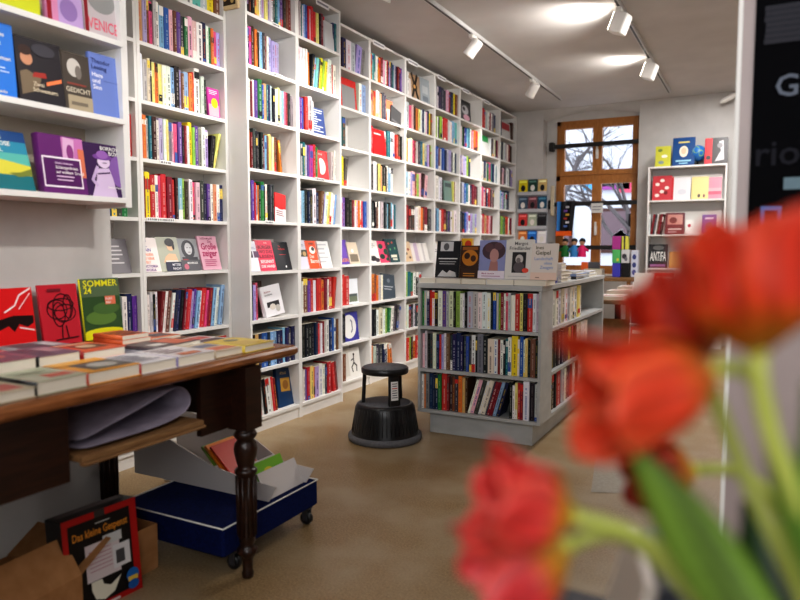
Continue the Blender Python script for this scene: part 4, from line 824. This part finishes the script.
for (lo, la, s) in ((-1.7,.4,.5),(-1.1,-.1,.4),(-2.4,.1,.35)): m.add([sph(lo+s*math.cos(a)*.8, la+s*math.sin(a)) for a in [2*math.pi*k/9 for k in range(9)]], [tuple(range(9))], (150,190,90))
m.build('globe_ball', GLOSS, t1)
m = MB(); m.lathe([(.05,0),(.05,.008),(.015,.02),(.008,.05)], 20, 'K'); m.build('stand', METAL, t1)
bw(652, 671, z1, .30, (196,60,70), 'red and white patterned face-out book on the upper shelf at back wall', [('e',.25+.25*(i % 3),.2+.15*i,.12,.07,(236,220,214)) for i in range(5)]+[('e',.7,.3,.1,.08,(120,20,30))])
bw(671, 673, z1, .28, (190,30,40), 'narrow dark red book beside the red patterned one', [], t=.05)
bw(673, 690, z1, .27, (222,220,224), 'white face-out book with faint drawing, upper shelf at back wall', [('e',.5,.35,.25,.12,(206,206,214))])
bw(691, 708, z1, .27, (222,206,140), 'pale yellow face-out book with small dark figures at back wall', [('e',.45,.15,.08,.08,(60,50,60)),('e',.75,.14,.06,.07,(120,60,80))])
bw(708, 721, z1, .255, (226,130,150), 'salmon pink face-out book at right of the upper shelf', [('r',0,.2,1,.35,(200,80,110)),('r',0,.35,1,.5,(236,160,170))])
bw(666, 685, z2, .26, (110,50,60), 'maroon face-out book with pale photo, middle shelf at back wall', [('r',.1,.45,.9,.92,(206,150,140)),('e',.4,.65,.2,.15,(120,60,60)),('r',.15,.2,.85,.27,(230,210,206)),('r',.15,.08,.6,.13,(206,180,180))])
bw(686, 694, z2, .17, (232,230,226), 'small white face-out card book on middle shelf at back wall', [('e',.5,.6,.2,.12,(190,60,80))])
bw(703, 717, z2, .23, (104,84,160), 'violet face-out book with grey figure at back wall', [('r',.2,.75,.8,.85,(214,206,230)),('e',.5,.35,.25,.25,(90,90,110))])
row(MB_, .018, bw_-.018, z2, "W35 >r57 >k46 >W36 >n46 >r46 >K36", .25, 'middle shelf of back wall bookcase', 0, .22, hs=1.2)
bw(650, 669, z3, .29, (40,40,44), 'black face-out book with large white capitals ANTIFA at back wall', [('t','ANTIFA',.08,.3,.55,'W',.85,1),('e',.5,.85,.3,.1,(110,110,110)),('r',.1,.05,.9,.15,(150,100,150))])
bw(671, 684, z3, .2, (214,160,90), 'tan face-out book on the lower shelf at back wall', [])
bw(685, 702, z3, .22, (220,206,216), 'pale pink face-out book on the lower shelf at back wall', [('e',.5,.4,.3,.2,(200,150,180))])
bw(703, 716, z3, .24, (206,170,60), 'ochre face-out book reading OEZ on the lower shelf', [('t','OEZ',.1,.78,.2,(40,40,40))])
bw(653, 664, z1, .28, (150,150,160), 'grey back board standing behind books on the upper shelf', [], dy=.15, tilt=2, t=.006, pages=False, name='card', cat='card')
bw(665, 722, z1, .29, 'W', 'wide white board standing behind face-out books on the upper shelf', [], dy=.13, tilt=2, t=.006, pages=False, name='card', cat='card')
bw(660, 722, z2, .27, 'W', 'wide white board standing behind books on the middle shelf at back wall', [], dy=.13, tilt=2, t=.006, pages=False, name='card', cat='card')

# flyer rack on back wall
t1 = thing('flyer_rack', 'wall-mounted clear flyer rack left of the window', 'rack')
rx0, rx1, rz0, rz1, ry = -2.925, -2.52, 1.2, 2.12, YB-.0265
m = MB(); m.box(rx0, ry+.02, rz0, rx1, ry+.026, rz1, (186,188,194)); m.build('back_plate', PLAIN, t1)
for k in range(4):
    zz = rz0+.01+k*(rz1-rz0)/4; m = MB(); m.box(rx0, ry-.03, zz-.006, rx1, ry+.02, zz, (176,178,184)); m.box(rx0, ry-.034, zz-.006, rx1, ry-.03, zz+.04, (190,192,198)); m.build('pocket', PLAIN, t1)
fly = [[(226,206,30),(30,70,60),(206,180,120)],[(70,90,110),(120,70,80),(20,80,110)],[(206,60,60),(180,190,170),(30,34,40)],[(206,120,60),(30,110,200),(236,232,236)]]
names_f = [['bright yellow','dark green','tan'],['slate','maroon','deep teal'],['red','pale green','black'],['orange','vivid blue','white']]
rowz = ['top', 'second', 'third', 'lowest']
for r in range(4):
    for c_ in range(3):
        zz = rz1-(r+1)*(rz1-rz0)/4+.005; x = rx0+.012+c_*.133; m = MB()
        m.M = Matrix.Translation((x, ry-.026, zz)) @ Matrix.Rotation(R_(-5), 4, 'X'); m.box(0, 0, 0, .122, .012, .21, fly[r][c_])
        A = [('r',.1,.8,.9,.92,tuple(min(255, q+70) for q in fly[r][c_])), ('e',.5,.45,.25,.2,(24,24,30) if (r+c_) % 2 == 0 else (230,226,220)), ('r',.15,.08,.85,.14,(230,230,230))]
        art_into(m, .122, .21, A, y=-.001)
        o = m.build('flyer', GLOSS); tag(o, f'{names_f[r][c_]} flyer in the {rowz[r]} row of the wall rack', 'flyer', 'flyers in the wall rack')
o = MB(); o.bbox(0, 0, 0, .05, .025, .40, (196,184,160), .008); o = o.build('door_buzzer', PLAIN); p = atY(550, 216, YB-.0255); o.location = p; tag(o, 'tall beige wall intercom left of the window', 'intercom')

# window hangings and things on the sill
def hang(label, p0, p1, y0, y1, c, name, cat, art=(), Y=YB+.03, t=.012, group=None):
    a = atY(p0, y1, Y); b = atY(p1, y0, Y); m = MB(); w = b.x-a.x; h = b.z-a.z
    m.bbox(0, 0, 0, w, t, h, c, .003); art_into(m, w, h, art, y=-.001)
    o = m.build(name, PAPER); o.location = a; return tag(o, label, cat, group)
m = MB(); a = atY(556, 236, YB+.02); b = atY(575, 201, YB+.02); w = b.x-a.x; h = b.z-a.z
n = 14; P = []
for k in range(n+1):
    u = k/n
    for z in (0, h): P.append((u*w*(.86 if z == 0 else 1)+(0 if z == 0 else .03*w), .012*math.sin(u*14), z))
cols_ = [(60,130,200)]*3+[(24,24,30)]*11
m.add(P, [(2*k, 2*k+2, 2*k+3, 2*k+1) for k in range(n)], 'K', False, cols_)
m.add([(0,-.02,0),(w*.86,-.02,0),(w*.86,-.02,h*.14),(0,-.02,h*.14)], [(0,1,2,3)], (236,100,30))
for k in range(6): m.add([(w*(.42+.1*(k % 2)),-.018,h*(.25+.11*k)),(w*(.62+.1*(k % 2)),-.018,h*(.25+.11*k)),(w*(.62+.1*(k % 2)),-.018,h*(.31+.11*k)),(w*(.42+.1*(k % 2)),-.018,h*(.31+.11*k))], [(0,1,2,3)], [(90,120,190),(200,200,210),(160,60,50),(200,160,60),(120,80,160),(180,180,190)][k])
o = m.build('hanging_cloth', PAPER); o.location = a; tag(o, 'black and blue cloth with orange hem hanging from the window bar', 'cloth')
hang('small white notice on the middle window bar', 591, 603, 203, 213, (214,214,212), 'notice', 'sign', [('r',.1,.6,.9,.68,(120,120,130)),('r',.1,.3,.8,.38,(120,120,130))], Y=YB+.03, t=.003)
def puppet(px, c, label, hair):
    p = atY(px, 257, YB+.02); t1 = thing('hand_puppet', label, 'puppet', p, 0, 'hand puppets on the window bar')
    m = MB(); m.lathe([(.055,0),(.052,.06),(.04,.13),(.018,.16)], 16, c); m.tube([(-.03,0,.11),(-.085,-.01,.08)], [.02,.014], 8, c); m.tube([(.03,0,.11),(.085,-.01,.08)], [.02,.014], 8, c); m.build('dress', PAPER, t1)
    m = MB(); m.lathe([(.012,.15),(.03,.165),(.038,.195),(.03,.225),(.01,.237)], 16, (196,150,120)); m.build('head', PAPER, t1)
    m = MB(); m.lathe([(.039,.19),(.043,.21),(.034,.238),(.01,.25)], 16, hair, 0, .008); m.build('hair', PAPER, t1)
puppet(565, (30,110,50), 'green hand puppet, leftmost on the low window bar', (30,24,22))
puppet(574, (60,140,206), 'light blue hand puppet between the green and pink ones', (30,26,26))
puppet(582, (226,40,110), 'hot pink hand puppet, rightmost on the low window bar', (24,20,24))
# display table under window with coloured boxes
t1 = thing('display_table', 'light wooden display table in front of window', 'table')
p = atY(612, 277, 8.45); tz = p.z
m = MB(); m.bbox(-1.95, 8.2, tz-.04, -1.28, 8.72, tz, 'o', .004); m.build('tabletop', RAWWOOD, t1)
for x, y in ((-1.92,8.23),(-1.32,8.23),(-1.92,8.68),(-1.32,8.68)): m = MB(); m.bbox(x-.02, y-.02, 0, x+.02, y+.02, tz-.041, 'o', .003); m.build('leg', RAWWOOD, t1)
def bxs(p0, p1, y0, y1, c, label, art=(), Y=8.42):
    a = atY(p0, y1, Y); b = atY(p1, y0, Y); m = MB(); w = b.x-a.x-.002; h = b.z-a.z-.002; m.bbox(0, 0, 0, w, .12, h, c, .004); art_into(m, w, h, art, y=-.001)
    o = m.build('gift_box', GLOSS); o.location = (a.x, Y, 0); o.location.z = a.z; tag(o, label, 'box', 'stacked gift boxes by the window'); return o
bxs(612, 620.5, 263, 277, (70,70,190), 'blue gift box at bottom left of the stack by window')
bxs(621, 629.5, 263, 277, (24,24,28), 'black gift box at bottom of the stack by window')
bxs(612, 620.5, 249.5, 263, (90,190,110), 'green gift box above the blue one', [('e',.7,.25,.15,.12,(226,220,80))])
bxs(621, 629.5, 249.5, 263, (214,214,216), 'white patterned gift box above the black one', [('e',.4,.5,.3,.2,(60,60,70)),('e',.6,.3,.2,.15,(120,120,130))])
bxs(612, 621, 236, 249.5, (176,60,146), 'magenta gift box on top of the green one')
bxs(621.5, 628, 236, 249.5, (220,214,90), 'yellow and black striped gift box, top right of the stack', [('r',.35,0,.6,1,(30,30,30))])
bxs(630.5, 638, 250, 277, (206,210,226), 'tall white box with blue squiggles beside the stack', [('e',.5,.75,.3,.1,(60,70,130)),('e',.5,.45,.3,.1,(60,70,130)),('e',.5,.18,.3,.1,(90,90,150))])
m = MB()
for k in range(4): m.add([(0,.02,0),(.20-.02*k,.02,0),(.18-.02*k,.02,.004),(.1,.02,.05+.012*k),(.0,.02,.004)], [(0,1,2,3,4)], [(90,100,130),(200,206,214),(60,66,84),(180,186,200)][k])
o = m.build('paper_bird', PAPER); so = o.modifiers.new('s', 'SOLIDIFY'); so.thickness = .08; so.offset = 0; o.location = atY(613, 236, 8.45); tag(o, 'folded grey paper object on top of the gift boxes', 'paper ornament')
# pile of brochures on that table and low shop counter with papers
for i, (x, y, w_, h_, t_, c, lb) in enumerate(((-1.93,8.24,.2,.2,.05,(236,232,226),'white brochure pile at the left of the window table'),(-1.9,8.5,.22,.18,.09,(200,196,150),'olive and white brochure pile behind on the window table'))):
    M = Matrix.Translation((x, y, tz+.001+t_)) @ Matrix.Rotation(R_(-90), 4, 'X'); book(lb, M, w_, h_, t_, c, [('r',.1,.1,.9,.5,(150,170,110))], name='brochure_pile', cat='brochures')
hang('orange card standing on the window sill', 581, 588, 262, 270, (236,110,50), 'card', 'card', Y=8.9)
hang('grey card strip on the window sill', 588, 600, 262, 269, (90,90,96), 'card', 'card', Y=8.9)
t1 = thing('counter_table', 'dark topped table with papers beyond the island', 'table')
m = MB(); m.bbox(-1.30, 6.05, .70, -.62, 7.3, .735, 'n', .004); m.build('tabletop', noise_mat('counter_wood', (110,84,62), (140,110,84), 8, .5, stretch=(1, 8, 8)), t1)
for x, y in ((-1.26,6.1),(-.66,6.1),(-1.26,7.25),(-.66,7.25)): m = MB(); m.bbox(x-.03, y-.03, 0, x+.03, y+.03, .699, 'n', .003); m.build('leg', WOOD, t1)
for i, (x, y, w_, h_, t_, c, lb) in enumerate(((-1.24,6.1,.22,.3,.03,(226,222,214),'white magazine pile at near end of the counter table'),(-1.25,6.55,.24,.3,.05,(214,206,196),'cream magazine pile midway on the counter table'),(-.98,6.2,.2,.28,.02,(206,200,206),'grey magazine lying on the counter table'),(-1.22,6.95,.24,.28,.07,(236,234,230),'white magazine pile at far end of the counter table'))):
    M = Matrix.Translation((x, y, .736+t_)) @ Matrix.Rotation(R_(-90), 4, 'X'); book(lb, M, w_, h_, t_, c, [('r',.1,.2,.9,.6,(170,110,90))], name='magazine_pile', cat='magazines')
o = open_box('brown cardboard box on floor beneath the counter table', Matrix.Translation((-1.22, 6.2, 0)), .4, .4, .42)
t1 = thing('magazine_stand', 'white wire magazine stand with leaning booklets behind the tulips', 'rack', (-.92, 5.75, 0))
m = MB()
for x in (0, .5):
    m.tube([(x,0,0),(x,.25,.9)], .008, 8, 'W'); m.tube([(x,.35,0),(x,.25,.9)], .008, 8, 'W')
for k in range(4): z = .12+.22*k; y = .25*z/.9; m.tube([(0,y,z),(.5,y,z)], .006, 6, 'W'); m.tube([(0,y-.06,z),(.5,y-.06,z)], .006, 6, 'W'); m.tube([(0,y,z),(0,y-.06,z)], .006, 6, 'W'); m.tube([(.5,y,z),(.5,y-.06,z)], .006, 6, 'W')
m.build('wire_frame', METAL, t1)
for r in range(3):
    for k in range(3):
        z = .12+.22*(r+1); y = 5.75+.25*z/.9-.055; c = [(200,70,60),(226,222,226),(196,110,90),(150,60,60),(232,226,220),(206,90,70),(226,220,214),(214,60,50),(190,150,140)][r*3+k]
        M = Matrix.Translation((-.91+k*.16, y, z+.008)) @ Matrix.Rotation(R_(-15), 4, 'X')
        book(['red','white','salmon','maroon','ivory','brick red','off-white','scarlet','taupe'][r*3+k]+' booklet in the white wire magazine stand', M, .15, .2, .006, c, [('r',.1,.7,.9,.85,(230,220,210))], name='booklet', cat='booklet', group='booklets in the magazine stand', soft=True)

# ------------------------------------------------------------------ near right: bookcase end with black poster
PY = 2.0; px_ = atY(737, 100, PY).x
t1 = thing('end_bookcase', 'tall pale bookcase seen end-on at right edge with a black poster', 'bookcase', (0, 0, 0))
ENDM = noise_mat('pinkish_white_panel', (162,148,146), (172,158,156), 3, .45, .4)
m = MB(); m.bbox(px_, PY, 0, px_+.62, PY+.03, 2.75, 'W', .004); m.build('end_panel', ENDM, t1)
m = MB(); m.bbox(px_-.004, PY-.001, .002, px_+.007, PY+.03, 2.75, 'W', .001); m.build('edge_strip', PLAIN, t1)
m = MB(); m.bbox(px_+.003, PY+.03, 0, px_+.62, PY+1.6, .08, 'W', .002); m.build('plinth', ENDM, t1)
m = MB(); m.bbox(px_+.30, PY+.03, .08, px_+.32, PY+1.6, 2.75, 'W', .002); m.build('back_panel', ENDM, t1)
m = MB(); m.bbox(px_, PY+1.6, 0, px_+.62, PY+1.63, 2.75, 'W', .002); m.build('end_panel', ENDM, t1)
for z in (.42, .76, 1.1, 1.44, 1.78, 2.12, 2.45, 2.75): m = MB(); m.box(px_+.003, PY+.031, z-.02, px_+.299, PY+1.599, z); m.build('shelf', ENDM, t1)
a = atY(756.5, 0, PY-.002); pw = .5; pz0 = 1.20; pzh = 2.1-pz0
m = MB(); m.box(0, 0, 0, pw, .006, pzh, (12,12,15))
def tv(py): return (atY(780, py, PY).z-pz0)/pzh
def tu(p): return (atY(p, 100, PY).x-a.x)/pw
A = []
rn = random.Random(4)
for k in range(7):
    v = tv(8+k*5.6); A.append(('r', tu(761)+.01*rn.random(), v-.006, tu(800)+.25*rn.random()+.1, v+.008, (58,58,64)))
A += [('t','GN',tu(775),tv(97),.085,(104,110,122)),('t','rio.de',tu(758),tv(165),.10,(40,40,46)),('r',tu(787),tv(190),tu(787)+.2,tv(178),(110,130,140)),('r',tu(765),tv(228),tu(786),tv(206),(60,120,180)),('r',tu(769),tv(224),tu(782),tv(210),(20,22,28))]
art_into(m, pw, pzh, A, y=-.001)
o = m.build('poster', vmat('matte_black_print', .8, .05)); o.location = (a.x, PY-.0065, pz0); tag(o, 'black poster with white print on the bookcase end at right', 'poster')
for k, (z, c, lb) in enumerate(((.765, 'K', 'black'), (.425, 'n', 'brown'))):
    m = MB(); m.M = Matrix.Translation((px_-.004, PY+.06, z)) @ Matrix.Rotation(R_(-90), 4, 'Z') @ Matrix.Translation((-.2, 0, 0)); spine_mesh(m, .05, .24, .17, c, rn)
    tag(m.build('book', PAPER), f'{lb} book jutting out past the pale bookcase end at right', 'book')

# ------------------------------------------------------------------ track lights
def track(label, x, y0, y1):
    t1 = thing('light_track', label, 'light track'); m = MB(); m.box(x-.018, y0, ZC-.032, x+.018, y1, ZC-.001, (206,206,206)); m.box(x-.008, y0+.01, ZC-.034, x+.008, y1-.01, ZC-.032, (50,50,52)); m.build('rail', METAL, t1)
track('long ceiling light track nearer the left bookcases', -2.205, 1.2, 8.41); track('short ceiling light track nearer the right side', -.985, 1.2, 8.6)
LAMP = emis('lamp_glow', (255,246,232), 12)
def spot(label, x, y, aim, boxy=False, energy=60, size=1.3):
    t1 = thing('track_spotlight', label, 'spotlight', (x, y, ZC-.034), 0, 'ceiling track spotlights')
    m = MB(); m.bbox(-.02, -.06, -.03, .02, .06, 0, 'W', .004); m.tube([(0,0,-.03),(0,0,-.07)], .01, 8, 'W'); m.build('adaptor', METAL, t1)
    d = Vector(aim).normalized(); q = d.to_track_quat('Z', 'Y').to_matrix().to_4x4()
    c0 = Vector((0, 0, -.11)); m = MB(); m.M = Matrix.Translation(c0) @ q
    if boxy: m.bbox(-.06, -.075, -.06, .06, .075, .05, 'W', .008)
    else: m.lathe([(.03,-.085),(.045,-.08),(.05,-.06),(.05,.05),(.056,.07),(.05,.072),(.046,.05)], 24, 'W')
    m.build('lamp_head', METAL, t1)
    m = MB(); m.M = Matrix.Translation(c0) @ q
    if boxy: m.box(-.05, -.065, .05, .05, .065, .053)
    else: m.lathe([(.044,.055),(.044,.058)], 20, 'W')
    m.build('lens', LAMP, t1)
    L = bpy.data.lights.new('spot_beam', 'SPOT'); L.energy = energy; L.spot_size = size; L.spot_blend = 1.0 if boxy else .6; L.shadow_soft_size = .05; L.color = (1, .96, .9)
    lo = bpy.data.objects.new('beam_lamp', L); C.objects.link(lo); lo.parent = t1
    lo.matrix_local = Matrix.Translation(c0+d*.09) @ d.to_track_quat('-Z', 'Y').to_matrix().to_4x4()
spot('white cylindrical spotlight, nearer one on the left ceiling track', -2.205, 5.52, (-.62, -.05, -.75), energy=55)
spot('white cylindrical spotlight, farther one on the left ceiling track', -2.205, 7.25, (-.55, .35, -.7), energy=55)
spot('white boxy floodlight at picture top on the right ceiling track', -.985, 5.42, (-.75, .15, .30), True, energy=52, size=2.0)
spot('white boxy floodlight, farther one on the right ceiling track', -.985, 7.0, (-.8, .1, .30), True, energy=22, size=2.0)
for (x, y, a, e) in ((-2.205, 4.0, (-.45, .1, -.8), 34), (-2.205, 3.3, (-.4, .1, -.8), 26), (-2.205, 2.3, (-.3, .35, -.85), 30),
                     (-.985, 4.5, (-.75, .45, -.5), 100), (-.985, 3.6, (-.8, .1, -.55), 80), (-.985, 2.7, (-.8, .25, -.55), 60), (-.985, 1.7, (-.75, -.2, -.62), 32)):
    spot('unseen white spotlight added on ceiling track above the picture frame', x, y, a, energy=e)  # extra spots out of view, added to brighten the shelves
spot('white spotlight on ceiling aimed at the pier above the table', -.05, 1.9, (-2.4, -.3, -1.85), energy=90, size=R_(38))
p = atY(729, 98, 8.9)
m = MB(); m.M = Matrix.Translation(p) @ Matrix.Rotation(R_(65), 4, 'Y'); m.lathe([(.012,-.1),(.03,-.06),(.035,.04),(.02,.09)], 16, 'W'); o = m.build('wall_lamp', METAL); tag(o, 'small white lamp high on back wall right of the small bookcase', 'lamp')

# ------------------------------------------------------------------ foreground: counter, vase, tulips, magazines
t1 = thing('counter', 'dark counter corner below the tulips at the lower right', 'counter')
m = MB(); m.bbox(-.12, .20, .735, .75, .60, .765, 'n', .004); m.build('counter_top', WOOD, t1)
m = MB(); m.bbox(-.06, .26, 0, .74, .58, .734, 'n', .004); m.build('counter_body', WOOD, t1)
VB = Vector((.075, .41, .767))
t1 = thing('tulip_vase', 'glass vase hidden just below the picture holding red tulips', 'vase', VB)
GV, _, gvb = nmat('green_glass', .1, .5); gvb.inputs['Base Color'].default_value = (.05, .12, .06, 1)
m = MB(); m.lathe([(.045,0),(.05,.01),(.042,.08),(.05,.15),(.055,.165),(.051,.165),(.046,.15),(.038,.08)], 28, (20,40,30)); m.build('glass_body', GV, t1)
def bez(a, b, c, d, n=14):
    return [a*(1-t)**3+b*3*t*(1-t)**2+c*3*t*t*(1-t)+d*t**3 for t in [i/n for i in range(n+1)]]
def petal(m, M, L, Rm, close, flare, rn, c0, c1, c2, fl=0, wide=52):
    nu, nv = 10, 14; P = []; F = []; cc = []
    for j in range(nv+1):
        v = j/nv
        rr = .004+Rm*(math.sin(math.pi*min(v/.85, .5)) if v < .42 else 1-close*((v-.42)/.58)**1.5) + flare*max(0, v-.35)**1.5
        ph = R_(wide)*(.30+.70*min(1, v/.35)**.8)*(max(0, 1-max(0, (v-.55)/.47)**2.2))**.5
        for i in range(nu+1):
            u = 2*i/nu-1; a = u*ph; q = rr*(1-.05*(1-u*u)*v)+.0016*math.sin(v*8+u*4+fl)
            P.append((q*math.cos(a), q*math.sin(a), L*(v-.05*u*u*v)))
    for j in range(nv):
        v = j/nv
        for i in range(nu):
            k = j*(nu+1)+i; F.append((k, k+1, k+nu+2, k+nu+1)); u = abs(2*(i+.5)/nu-1)
            f = min(1, max(0, (v-.12)/.30)); g = min(1, u**2.5*.8+max(0, v-.8)*1.5)
            q = tuple(c0[x]*(1-f)+(c1[x]*(1-g)+c2[x]*g)*f for x in range(3)); w_ = 1+.10*math.sin(i*2.3+fl)+.05*math.sin(j+i*3.1)
            cc.append(tuple(max(0, min(255, y*w_*.88)) for y in q))
    m.M = M; m.add(P, F, 'R', True, cc); m.M = Matrix()
def tulip(label, base, axis, L, Rm, close, flare, stem, sd, c1=(206,44,26), c2=(236,96,44), c0=(226,180,50), twist=0, wild=.1):
    base = Vector(base); axis = Vector(axis).normalized()
    t1 = thing('tulip', label, 'flower', base, 0, 'red tulips in the vase'); rn = random.Random(sd)
    q = axis.to_track_quat('Z', 'Y').to_matrix().to_4x4()
    for k in range(6):
        inner = k % 2; ang = twist+2*math.pi*k/6
        M = q @ Matrix.Rotation(ang, 4, 'Z') @ Matrix.Rotation(rn.uniform(-.03, wild) if not inner else 0, 4, 'Y')
        m = MB(); petal(m, M, L*rn.uniform(.93, 1.06), Rm*(.88 if inner else 1), close, flare*(.5 if inner else 1), rn, c0, c1, c2, k)
        o = m.build('petal', TRANS, t1); s = o.modifiers.new('s', 'SOLIDIFY'); s.thickness = .001
    m = MB(); m.lathe([(.002,-.004),(.006,-.002),(.007,.004),(.0065,.02),(.003,.024)], 10, (190,190,90))
    o = m.build('pistil', LEAFM, t1); o.matrix_local = q
    pts = bez(Vector((0, 0, 0)), -axis*.06, Vector(stem[0])-base, Vector(stem[1])-base)
    m = MB(); m.tube(pts, [.0048+.0006*i/14 for i in range(15)], 10, (160,168,80)); m.build('stem', LEAFM, t1)
    return t1
VT = VB+Vector((0, 0, .16))
def cam(px, py, d): return atD(px, py, d*.84)
def ax(dx, dy, dz): return _r*dx+_u*dy+_f*dz    # image right, up, away
RD, RE = (194,48,24), (214,82,42)
tulip('large cup-shaped red tulip at upper right, in front of the black poster', cam(757, 352, .44), ax(-.10, 1, -.1), .075, .032, .25, .02, (cam(792, 470, .44), VT+Vector((.012,0,0))), 1, c1=RD, c2=RE, c0=(190,120,30))
tulip('red tulip left of the large upper one, touching it', cam(700, 362, .52), ax(-.42, 1, .0), .062, .026, .3, .01, (cam(745, 500, .50), VT+Vector((.0,.01,0))), 2, c1=(184,42,22), c2=(206,70,36), c0=(180,100,30))
tulip('big drooping red-orange tulip in the centre, petals spread left', cam(712, 370, .47), ax(-1, -.24, -.15), .083, .025, .1, .024, (cam(735, 480, .47), VT+Vector((-.012,0,0))), 3, c1=(208,64,36), c2=(232,112,66), c0=(200,110,30), wild=.12)
tulip('lower left red tulip with yellow base, upper of two', cam(572, 516, .50), ax(-.95, .26, -.1), .062, .023, .15, .022, (cam(650, 530, .50), VT+Vector((-.02,.0,0))), 4, c1=(206,58,54), c2=(232,104,84), c0=(214,168,30), wild=.14)
tulip('lower left red tulip hanging beneath its neighbour', cam(566, 546, .53), ax(-.85, -.42, .0), .068, .026, .15, .018, (cam(640, 560, .53), VT+Vector((-.02,.012,0))), 5, c1=(196,52,56), c2=(222,86,72), c0=(206,150,40), wild=.15)
tulip('small dark red tulip with yellow edge seen beneath the centre one', cam(694, 470, .66), ax(-.95, -.1, .1), .055, .023, .2, .01, (cam(755, 475, .62), VT+Vector((.02,.015,0))), 6, c1=(140,26,20), c2=(186,60,30), c0=(204,140,30))
def leaf(label, pts, W, c=(70,120,36), tw=0):
    m = MB(); n = len(pts)-1; P = []; cc = []; F = []
    for j, p in enumerate(pts):
        d = (pts[min(j+1, n)]-pts[max(j-1, 0)]).normalized(); side = d.cross(_f).normalized()
        v = j/n; w = W*(.35+.65*math.sin(math.pi*min(1, v*.9+.08)))*(1-v**5)
        side = (side*math.cos(tw+v*.5)+_f*math.sin(tw+v*.5))
        for i in range(5): u = i/4*2-1; P.append(p+side*w*u+_f*(-.006*(1-u*u)))
    for j in range(n):
        for i in range(4): F.append((j*5+i, j*5+i+1, (j+1)*5+i+1, (j+1)*5+i)); g = 1+.22*math.sin(i*1.6+j*.4); cc.append(tuple(min(255, x*g) for x in c))
    m.add(P, F, 'g', True, cc); o = m.build('tulip_leaf', LEAFM); s = o.modifiers.new('s', 'SOLIDIFY'); s.thickness = .001
    tag(o, label, 'leaf', 'tulip leaves'); return o
leaf('broad green tulip leaf rising left beneath the centre flower', bez(VT+Vector((-.01,0,-.02)), cam(722, 580, .47), cam(672, 500, .46), cam(618, 432, .46)), .019, (88,114,44))
leaf('narrow tulip leaf standing upright at the right picture edge', bez(VT+Vector((.02,0,-.02)), cam(800, 560, .45), cam(790, 480, .45), cam(760, 400, .45)), .010, (84,116,48))
leaf('tulip leaf coloured dark as shade in the lower right corner', bez(VT+Vector((.03,.01,-.02)), cam(770, 600, .5), cam(775, 550, .5), cam(742, 500, .52)), .022, (30,56,24))  # dark green stands in for the shade among the leaves
leaf('wide tulip leaf coloured dark as shade, low at right', bez(VT+Vector((.0,.02,-.02)), cam(740, 610, .54), cam(716, 560, .55), cam(676, 505, .56)), .026, (40,70,30))  # shade between the leaves put into this leaf's colour
leaf('tulip leaf bending off the right picture edge', bez(VT+Vector((.03,0,-.01)), cam(800, 600, .44), cam(826, 500, .43), cam(806, 380, .43)), .014, (80,112,44))
# magazines standing behind the counter corner
cm = [(200,190,180),(60,62,70),(90,92,100),(214,206,200),(40,42,50),(120,110,104)]
lm = ['pale','black','slate grey','white','dark navy','taupe']
for k in range(6):
    p = cam(598+k*17, 575+k*3, .68)
    M = Matrix.Translation((p.x, p.y, .767)) @ Matrix.Rotation(R_(15), 4, 'Z') @ Matrix.Rotation(R_(14), 4, 'Y')
    m = MB(); m.M = Matrix(); spine_mesh(m, .010+.003*(k % 3), max(.08, p.z-.767), .12, 'W', rnd)
    o = MB(); o.bbox(0, 0, 0, .011+.003*(k % 3), .13, max(.1, p.z-.767), cm[k], .001)
    o = o.build('magazine', GLOSS, None, M); tag(o, f'{lm[k]} magazine standing upright under the tulips at bottom', 'magazine', 'magazines under the tulips')
# their holder: shelf behind the counter
t1 = thing('magazine_tray', 'dark tray holding upright magazines behind the counter edge', 'tray')
m = MB(); m.bbox(-.26, .601, .74, .10, .84, .765, 'k', .003); m.build('tray_base', PLAIN, t1)
m = MB(); m.bbox(-.24, .62, 0, .08, .82, .739, 'k', .003); m.build('tray_stand', PLAIN, t1)

flush_books()
# ------------------------------------------------------------------ light
w = bpy.data.worlds.new('daylight'); bpy.context.scene.world = w; w.use_nodes = True
bg = w.node_tree.nodes['Background']; bg.inputs['Color'].default_value = (.86, .92, 1, 1); bg.inputs['Strength'].default_value = 2.6
def area(name, loc, rot, sx, sy, e, c=(1, 1, 1)):
    L = bpy.data.lights.new(name, 'AREA'); L.shape = 'RECTANGLE'; L.size = sx; L.size_y = sy; L.energy = e; L.color = c
    o = bpy.data.objects.new(name, L); C.objects.link(o); o.location = loc; o.rotation_euler = rot; return o
area('front_fill', (.2, YF+.25, 2.2), (R_(82), 0, 0), 4.2, 1.3, 105, (.96, .98, 1))  # added soft fill behind the camera, the front wall has no opening
area('ceiling_fill', (.9, 2.6, ZC-.03), (0, 0, 0), 1.2, 3.0, 26, (1, .97, .94))  # added unseen fill under the ceiling, no fixture there
area('ceiling_fill', (-.3, 6.6, ZC-.03), (0, 0, 0), .5, 3.5, 85, (1, .97, .94))  # second added fill, lifts the far end and back wall
# ------------------------------------------------------------------ camera
cd = bpy.data.cameras.new('camera'); cd.sensor_width = 36; cd.lens = FPX/800*36; cd.clip_start = .02
co = bpy.data.objects.new('camera', cd); C.objects.link(co)
co.location = (0, 0, CH); co.rotation_euler = (math.pi/2-PITCH, 0, YAW)
cd.dof.use_dof = True; cd.dof.focus_distance = 4.1; cd.dof.aperture_fstop = 2.2
bpy.context.scene.camera = co
sc = bpy.context.scene
sc.view_settings.view_transform = 'Standard'; sc.view_settings.look = 'Medium High Contrast'; sc.view_settings.exposure = 0
sc.cycles.use_denoising = True; sc.cycles.max_bounces = 7; sc.cycles.diffuse_bounces = 5; sc.cycles.sample_clamp_indirect = 6
